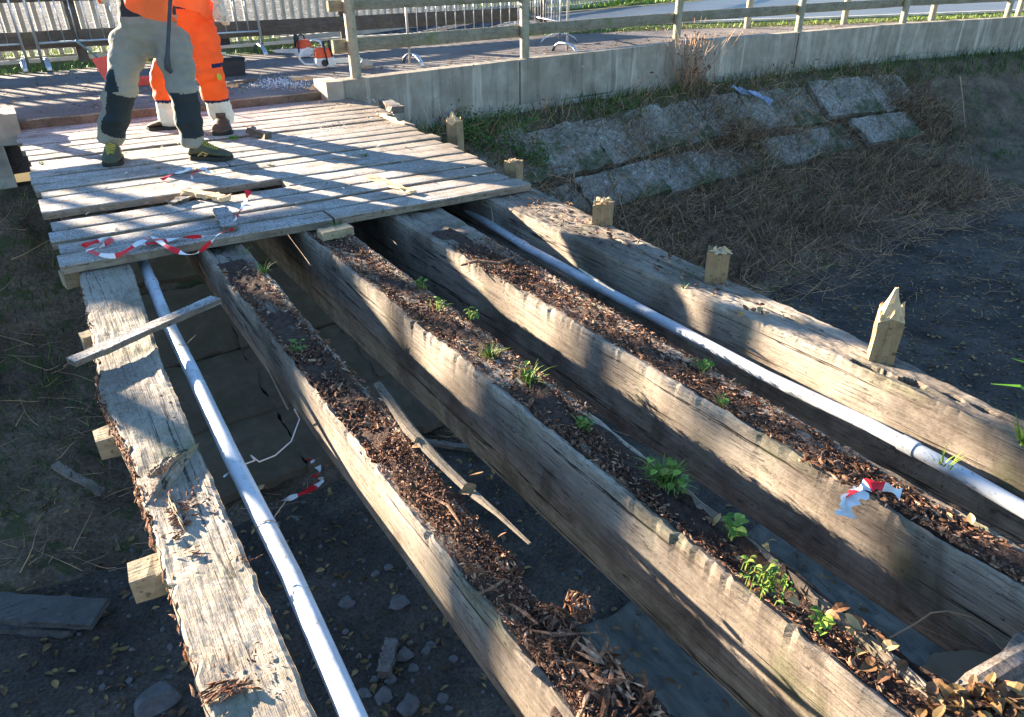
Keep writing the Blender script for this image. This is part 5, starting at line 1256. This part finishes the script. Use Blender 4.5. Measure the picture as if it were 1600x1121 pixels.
for _ in range(90):
    x = ru(3.6, 12.5); y = wall_y(x) - ru(.35, .6); mb.col = random.choice(((1, .9, .8), (.6, .5, .42), (1.6, 1.5, 1.2)))
    pts = [V((x, y, gz(x, y)))]; dx = ru(-.18, .22)
    for k in range(8):
        yy = pts[-1].y - ru(.12, .24); xx = pts[-1].x + dx * ru(.3, 1); pts.append(V((xx, yy, gz(xx, yy) + .12 * math.sin(k * .45) + ru(0, .05))))
    mb.tube(pts, [.006, .006, .005, .005, .004, .004, .003, .003, .002], 4, cap=False)
for _ in range(3600):
    cx_, cd_ = random.choice(cl); x = cx_ + random.gauss(0, .3); y = wall_y(x) - cd_ + random.gauss(0, .25); mb.col = random.choice(((.8, .65, .5), (.4, .33, .28), (.25, .2, .17), (1.1, 1, .8), (.35, .36, .2)))
    mb.blade((x, y, gz(x, y)), ru(.1, .42), ru(.003, .009), ru(0, 6.28), ru(.3, 1.3), ru(.2, 1.0))
mb.col = (1, 1, 1); tag(obj('dry_stems', mb, M['twig']), 'tangle of dry brown stems covering the far bank', 'dead stems', kind='stuff')
mb = MB(); G2 = ((.6, .7, .6), (.4, .5, .45), (.9, .85, .7), (.35, .4, .35), (1.5, 1.15, .9))
grass_patch(mb, 5200, bxy(3.2, 20, .0, .75), gz, (.08, .28), .005, G2, .6); grass_patch(mb, 2600, lambda: (lambda x: (x, wall_y(x) - ru(.5, 3.0)))(ru(8.5, 17)), gz, (.05, .16), .005, G2, .6)
grass_patch(mb, 3600, lambda: (lambda x: (x, wall_y(x) - ru(.1, 3.6)))(ru(-3.5, -.05)), gz, (.04, .15), .0035, ((.5, .6, .5), (.35, .42, .4), (.8, .7, .6), (1.5, 1.2, .9)), .8)
tag(obj('bank_grass', mb, M['grass']), 'dark green grass growing along the wall foot and over the bank', 'grass', kind='stuff')
mb = MB()
scatter_leaf(mb, 6500, lambda: (ru(-1.5, 12), ru(.7, 5.4)), gz, (.025, .07), ((1.0, .95, .8), (.7, .6, .5), (.5, .42, .36), (1.5, 1.45, 1.1), (.8, .85, .55), (.4, .36, .3))); scatter_leaf(mb, 9000, bxy(3, 14, 1.0, 4.6), gz, (.02, .05), ((.7, .5, .4), (.45, .33, .27), (1, .75, .55), (.3, .24, .2), (1.3, 1.1, .8))); scatter_leaf(mb, 900, lambda: (ru(5, 12), ru(2.5, 5.2)), gz, (.03, .06), ((1.6, 1.5, 1.2), (1, .9, .7)))
tag(obj('leaf_litter', mb, M['leaf']), 'fallen leaves strewn over the dark ditch floor', 'leaves', kind='stuff')
mb = MB()
for _ in range(420):
    x, y = ru(-.7, 2.2), ru(1.6, 4.6); s = ru(.006, .022); mb.rock((x, y, gz(x, y) + s * .1), (s, s * ru(.7, 1.2), s * .7), rnd() * 9, 1, .3)
tag(obj('gravel', mb, M['stone']), 'fine gravel on the ditch floor between the left beams', 'gravel', kind='stuff')
for i, (px, py, s) in enumerate(((543, 945, .07), (625, 945, .09), (588, 905, .04), (632, 1020, .075), (600, 1095, .08), (640, 1108, .10), (665, 1012, .04), (608, 895, .045), (690, 1085, .05), (570, 1090, .05), (708, 1020, .04), (672, 1000, .05), (585, 1065, .04), (645, 1040, .05), (610, 1062, .05), (540, 990, .03), (700, 1105, .04))):
    c = onz(px, py, -2.1); mb = MB(); z = gz(c.x, c.y); mb.rock((c.x, c.y, z + s * .25), (s * .75, s * .6, s * .5), i * 1.3, 2, .25)
    tag(obj('stone', mb, M['stone']), 'bluish grey angular stone on the ditch floor between the two left beams', 'stone', 'stones on the ditch floor')
c = onz(248, 1098, -2.1); mb = MB(); mb.rock((c.x, c.y, gz(c.x, c.y) + .03), (.12, .09, .09), 3, 3, .15); tag(obj('stone', mb, M['stone']), 'big rounded grey stone at the bottom left beside the flat beam', 'stone')
def floor_board(name, label, a, b, w, h, m, dz=.02):
    A_ = onz(a[0], a[1], -2.08); B_ = onz(b[0], b[1], -2.08); A_.z = gz(A_.x, A_.y) + dz + .03; B_.z = gz(B_.x, B_.y) + dz + .03
    return loose_box(name, A_, B_, w, h, m, label, 'board', jit=.006)
floor_board('grey_board', 'wide grey board lying on the ditch floor at the left picture edge', (-60, 965), (160, 968), .20, .05, M['grey_board'])
floor_board('grey_board', 'thin grey plank just below the wide board at the left picture edge', (-60, 985), (115, 984), .05, .05, M['grey_board'], .0)
floor_board('wood_scrap', 'small light board on the ditch floor between the pipe and the second beam', (385, 775), (438, 748), .06, .03, M['raw'])
floor_board('wood_scrap', 'pale splintered strip lying on the left bank', (100, 765), (170, 795), .05, .03, M['beam'], .1)
floor_board('wood_scrap', 'thin slat on the ditch floor just right of the second beam', (640, 690), (770, 705), .05, .03, M['beam_dark'])
floor_board('wood_scrap', 'dark timber offcut among the stones under the pipe', (600, 1060), (612, 1000), .07, .05, M['beam_dark'])
# tarpaulin
def sheet(name, label, poly_f, x0, x1, y0, y1, m, amp=.06, n=60, cat='tarpaulin'):
    mb = MB(); vs = []
    for j in range(n + 1):
        for i in range(n + 1):
            x = lerp(x0, x1, i / n); y = lerp(y0, y1, j / n); sk = poly_f(x, y)
            z = ground_z(x, y, 1) + .06 + amp * abs(fbm((x * .8 + y * 1.4, y * .4 - x * .3, 3), 2.6, 3)) + .02 * noise.noise(Vector((x * 2 + y * 7, x * 9, 0)))
            vs.append((x + sk, y + .1 * fbm((x, 0, 5), 2), z))
    mb.add(vs, [(j * (n + 1) + i, j * (n + 1) + i + 1, (j + 1) * (n + 1) + i + 1, (j + 1) * (n + 1) + i) for j in range(n) for i in range(n)])
    o = obj(name, mb, m, smooth=True); so_ = o.modifiers.new('thickness', 'SOLIDIFY'); so_.thickness = .003; return tag(o, label, cat)
sheet('tarpaulin', 'grey green tarpaulin crumpled on the ditch floor under the right hand beams', lambda x, y: (y - 1.5) * .35, 1.65, 3.9, .55, 2.25, M['tarp'], .11)
mb = MB(); scatter_leaf(mb, 260, lambda: (ru(1.7, 4.4), ru(.6, 2.3)), lambda x, y: ground_z(x, y) + .10, (.03, .07), ((1.0, .95, .8), (.6, .5, .4), (.4, .34, .3), (1.3, 1.2, .9)))
for _ in range(60): x, y = ru(1.7, 4.3), ru(.6, 2.3); mb.col = (.8, .7, .55); mb.twig((x, y, ground_z(x, y) + .11), ru(.08, .35), .003, ru(0, 6.28), 0, .1, 4)
mb.col = (1, 1, 1); tag(obj('leaf_litter', mb, M['leaf']), 'dead leaves and bits of stem lying on the tarpaulin', 'leaves', kind='stuff')
# plants on the far bank
def shrub(px, py, n, r, hgt, label, lf=(.02, .045), tints=((.5, .75, .45), (.7, 1, .6), (.35, .5, .35), (1, 1.2, .7)), stems=14, name='ivy_bush', cat='bush'):
    p = onground(px, py); p.y = min(p.y, wall_y(p.x) - .15); z = ground_z(p.x, p.y, 0); root = thing(name, label, cat, (p.x, p.y, z))
    m1 = MB(); tips = []
    for _ in range(stems):
        q = V((p.x + ru(-r, r) * .5, p.y + ru(-r, r) * .4, 0)); q.z = ground_z(q.x, q.y, 0); a = ru(0, 6.28); pts = [q]
        for k in range(5): pts.append(pts[-1] + V((math.cos(a) * r * .2 * ru(.5, 1.3), math.sin(a) * r * .15, hgt * .22 * ru(.5, 1.2)))); a += ru(-.8, .8)
        m1.tube(pts, [.006, .005, .004, .004, .003, .002], 4, cap=False); tips += pts[1:]
    obj('stem', m1, M['twig'], root); m2 = MB()
    for _ in range(n):
        q = random.choice(tips) + V((random.gauss(0, r * .16), random.gauss(0, r * .14), random.gauss(0, hgt * .12))); m2.col = random.choice(tints); l = ru(*lf); m2.leaf(q, l, l * .7, ru(0, 6.28), ru(-.9, .6), .15, ru(-.8, .8))
    obj('foliage', m2, M['grass'], root); return root
shrub(775, 250, 1500, .55, .38, 'dark green ivy bush growing beside the right edge of the deck')
shrub(830, 265, 700, .35, .3, 'smaller ivy clump trailing down the bank right of the larger bush')
shrub(740, 200, 500, .45, .22, 'low ivy at the wall foot behind the tall splintered stake')
shrub(960, 180, 500, .5, .2, 'dark low weeds at the wall foot left of the clump of dead stalks')
def stalks(px, py, n, hgt, label, spread=.25, leafy=0):
    x = onz(px, py, WT).x; y = wall_y(x) - .22; z = ground_z(x, y, 0); root = thing('dead_stalks', label, 'dead plant', (x, y, z)); m1 = MB()
    for _ in range(n):
        m1.col = random.choice(((1, 1, 1), (1.8, 1.6, 1.4), (.6, .5, .5), (2.4, 2, 1.8))); m1.twig((x + random.gauss(0, spread * .45), y + ru(-.12, .12), z), hgt * ru(.35, 1.05), ru(.003, .006), ru(0, 6.28), ru(.9, 1.5), .16, 5)
    obj('stem', m1, M['twig'], root)
    m2 = MB()
    for _ in range(leafy): m2.col = random.choice(((1, .7, .6), (.6, .4, .35), (1.4, 1.1, .9))); l = ru(.04, .1); m2.leaf((x + random.gauss(0, spread * .5), y + ru(-.15, .05), z + ru(.02, hgt * .8)), l, l * .35, ru(0, 6.28), ru(-1.4, .4), .3, ru(-1, 1))
    if leafy: obj('dead_leaf', m2, M['leaf'], root)['kind'] = 'stuff'
    return root
stalks(1112, 70, 120, 1.15, 'tall clump of dead stalks leaning against the wall', .4, 160)
stalks(1010, 75, 14, .5, 'few thin dead stems at the wall foot left of the tall clump', .3, 10)
stalks(700, 110, 26, .4, 'dry stems at the wall foot beside the deck', .5, 14)
stalks(870, 95, 16, .35, 'dry stems at the wall foot midway along the concrete wall', .3, 6)
stalks(1230, 55, 40, .4, 'dry stems at the wall foot right of the tall clump', 1.2, 20)
def branch(label, pts, r, subs=6, name='bramble', cat='branch'):
    mb = MB(); P = [V(p) for p in pts]; mb.col = (1.4, 1.3, 1.1); mb.tube(P, [lerp(r, r * .4, i / (len(P) - 1)) for i in range(len(P))], 5)
    for _ in range(subs): q = random.choice(P[1:]); mb.twig(q, ru(.1, .3), r * .5, ru(0, 6.28), ru(-.6, .6), .3, 4)
    return tag(obj(name, mb, M['twig']), label, cat)
def onbank(px, py, lift=.05):
    return onground(px, py, lift)
branch('long bare stem slanting down the bank behind the greenish stake', [onbank(a, b, .15) for a, b in ((952, 270), (965, 300), (978, 345), (985, 370))], .012, 3)
branch('bare stem standing at the far right of the bank', [onbank(a, b, .2) for a, b in ((1500, 120), (1505, 160), (1508, 200))], .014, 2)
branch('arching bare twig over the dark gap at the bottom right', [onz(a, b, c) for a, b, c in ((1385, 1000, -.30), (1430, 975, -.26), (1455, 958, -.22), (1480, 955, -.20), (1520, 965, -.22), (1560, 990, -.26), (1595, 1018, -.3))], .003, 3, 'twig')
mb = MB(); pts = [onbank(a, b, .06) for a, b in ((1138, 138), (1150, 145), (1165, 147), (1180, 152), (1192, 162))]; vs = []
for i, p in enumerate(pts):
    for k in range(5): vs.append(p + V((.0, -.05 + .0 * k, 0)) + V((.02 * k, -.03 * k, .05 * math.sin(k * 1.7 + i * 2) + .02)))
mb.add(vs, [(5 * i + k, 5 * i + k + 1, 5 * i + k + 6, 5 * i + k + 5) for i in range(4) for k in range(4)]); o = obj('plastic_strip', mb, M['blue_sheet']); tag(o, 'pale blue strip of plastic sheet on the bank right of the dead stalks', 'plastic')
# loose wire between beams
mb = MB(); mb.tube([onz(a, b, c) for a, b, c in ((322, 392, -.05), (345, 430, -.15), (375, 490, -.2), (385, 520, -.22), (410, 560, -.28), (450, 640, -.34))], .0045, 5); tag(obj('cable', mb, M['twig']), 'thin pale cord running down beside the far end of the second beam', 'cord')
mb = MB(); mb.tube([onz(a, b, c) for a, b, c in ((460, 640, -.2), (468, 655, -.28), (455, 690, -.3), (430, 712, -.3), (405, 722, -.28), (392, 712, -.25), (398, 720, -.26), (370, 730, -.2), (350, 745, -.1))], [.003] * 9, 5); tag(obj('cord', mb, M['white_tape']), 'frayed white cord dangling between the pipe and the second beam', 'cord')
mb = MB(); mb.twig(onz(880, 352, -.1), .001, .003, 0, -1.5, 0, 2); mb.tube([onz(769, 305, -.05), onz(768, 325, -.10), onz(771, 350, -.14)], .003, 4); tag(obj('twig', mb, M['twig']), 'thin root hanging below the deck corner above the bluish pipe', 'twig')
# frosted block at the far end of the third beam
loose_box('wood_block', onz(500, 368, BT + .03), onz(548, 358, BT + .03), .10, .05, M['stake_x'], 'small block of wood under the deck front carrying a bright grass tuft', 'timber')
loose_box('timber_prop', (1.62, 3.2, -.42), (1.62, 5.2, -.42), .12, .1, M['beam_dark'], 'brown lower timber running beside the third beam under the deck', 'timber')
loose_box('timber_prop', (2.33, 2.3, -.36), (2.33, 5.2, -.36), .07, .12, M['beam_dark'], 'narrow brown timber below the bluish pipe beside the fourth beam', 'timber')

# ================================================================ TREES LEFT OF THE PICTURE, WHOSE SHADOWS CROSS THE BEAMS
def shade_u(u, y): return (u - (-math.sin(SUN_AZ)) * y) / math.cos(SUN_AZ)
def tree(label, x, y, r, H_, lean=0, crown=1.8, n=900, seed=0):
    random.seed(seed); root = thing('tree', label, 'tree', (x, y, 0), 'bare trees behind the path'); mb = MB(); pts = []; rs = []
    for i in range(9):
        k = i / 8; pts.append(V((x + lean * k * k + .05 * math.sin(k * 7 + seed) * k, y, -.1 + H_ * k))); rs.append(r * (1 - .65 * k))
    mb.tube(pts, rs, 12); tips = []
    for _ in range(14):
        k = ru(.6, 1); p = pts[int(k * 8)]; a = ru(0, 6.28); q = [p]
        for j in range(5): q.append(q[-1] + V((math.cos(a), math.sin(a), .8)).normalized() * crown * .2); a += ru(-.5, .5)
        mb.tube(q, [r * .3, r * .24, r * .18, r * .12, r * .08, r * .04], 6); tips += q[2:]
    obj('trunk', mb, M['bark'], root, smooth=True); mb = MB()
    for _ in range(n): q = random.choice(tips) + V((random.gauss(0, .35), random.gauss(0, .35), random.gauss(0, .3))); mb.col = random.choice(((1, 1, 1), (1.4, 1.1, .7), (.7, .6, .5))); l = ru(.06, .1); mb.leaf(q, l, l * .6, ru(0, 6.28), ru(-1, 1), .2, ru(-1, 1))
    obj('crown', mb, M['leaf'], root)
yt = 16.5
tree('thick trunked tree just left of the picture behind the palisade', shade_u(1.83, yt), yt, .33, 7.4, .0, seed=1)
tree('slender tree left of the picture near the thick trunked one', shade_u(1.10, yt), yt, .12, 5.5, .0, 1.2, 400, seed=2)
tree('thin sapling nearest the picture edge behind the palisade', shade_u(2.27, yt), yt, .085, 5.2, 0, 1.0, 300, seed=3)
tree('slim leaning tree right of the sapling behind the palisade', shade_u(2.53, yt), yt, .13, 5.4, 0, 1.0, 300, seed=4)
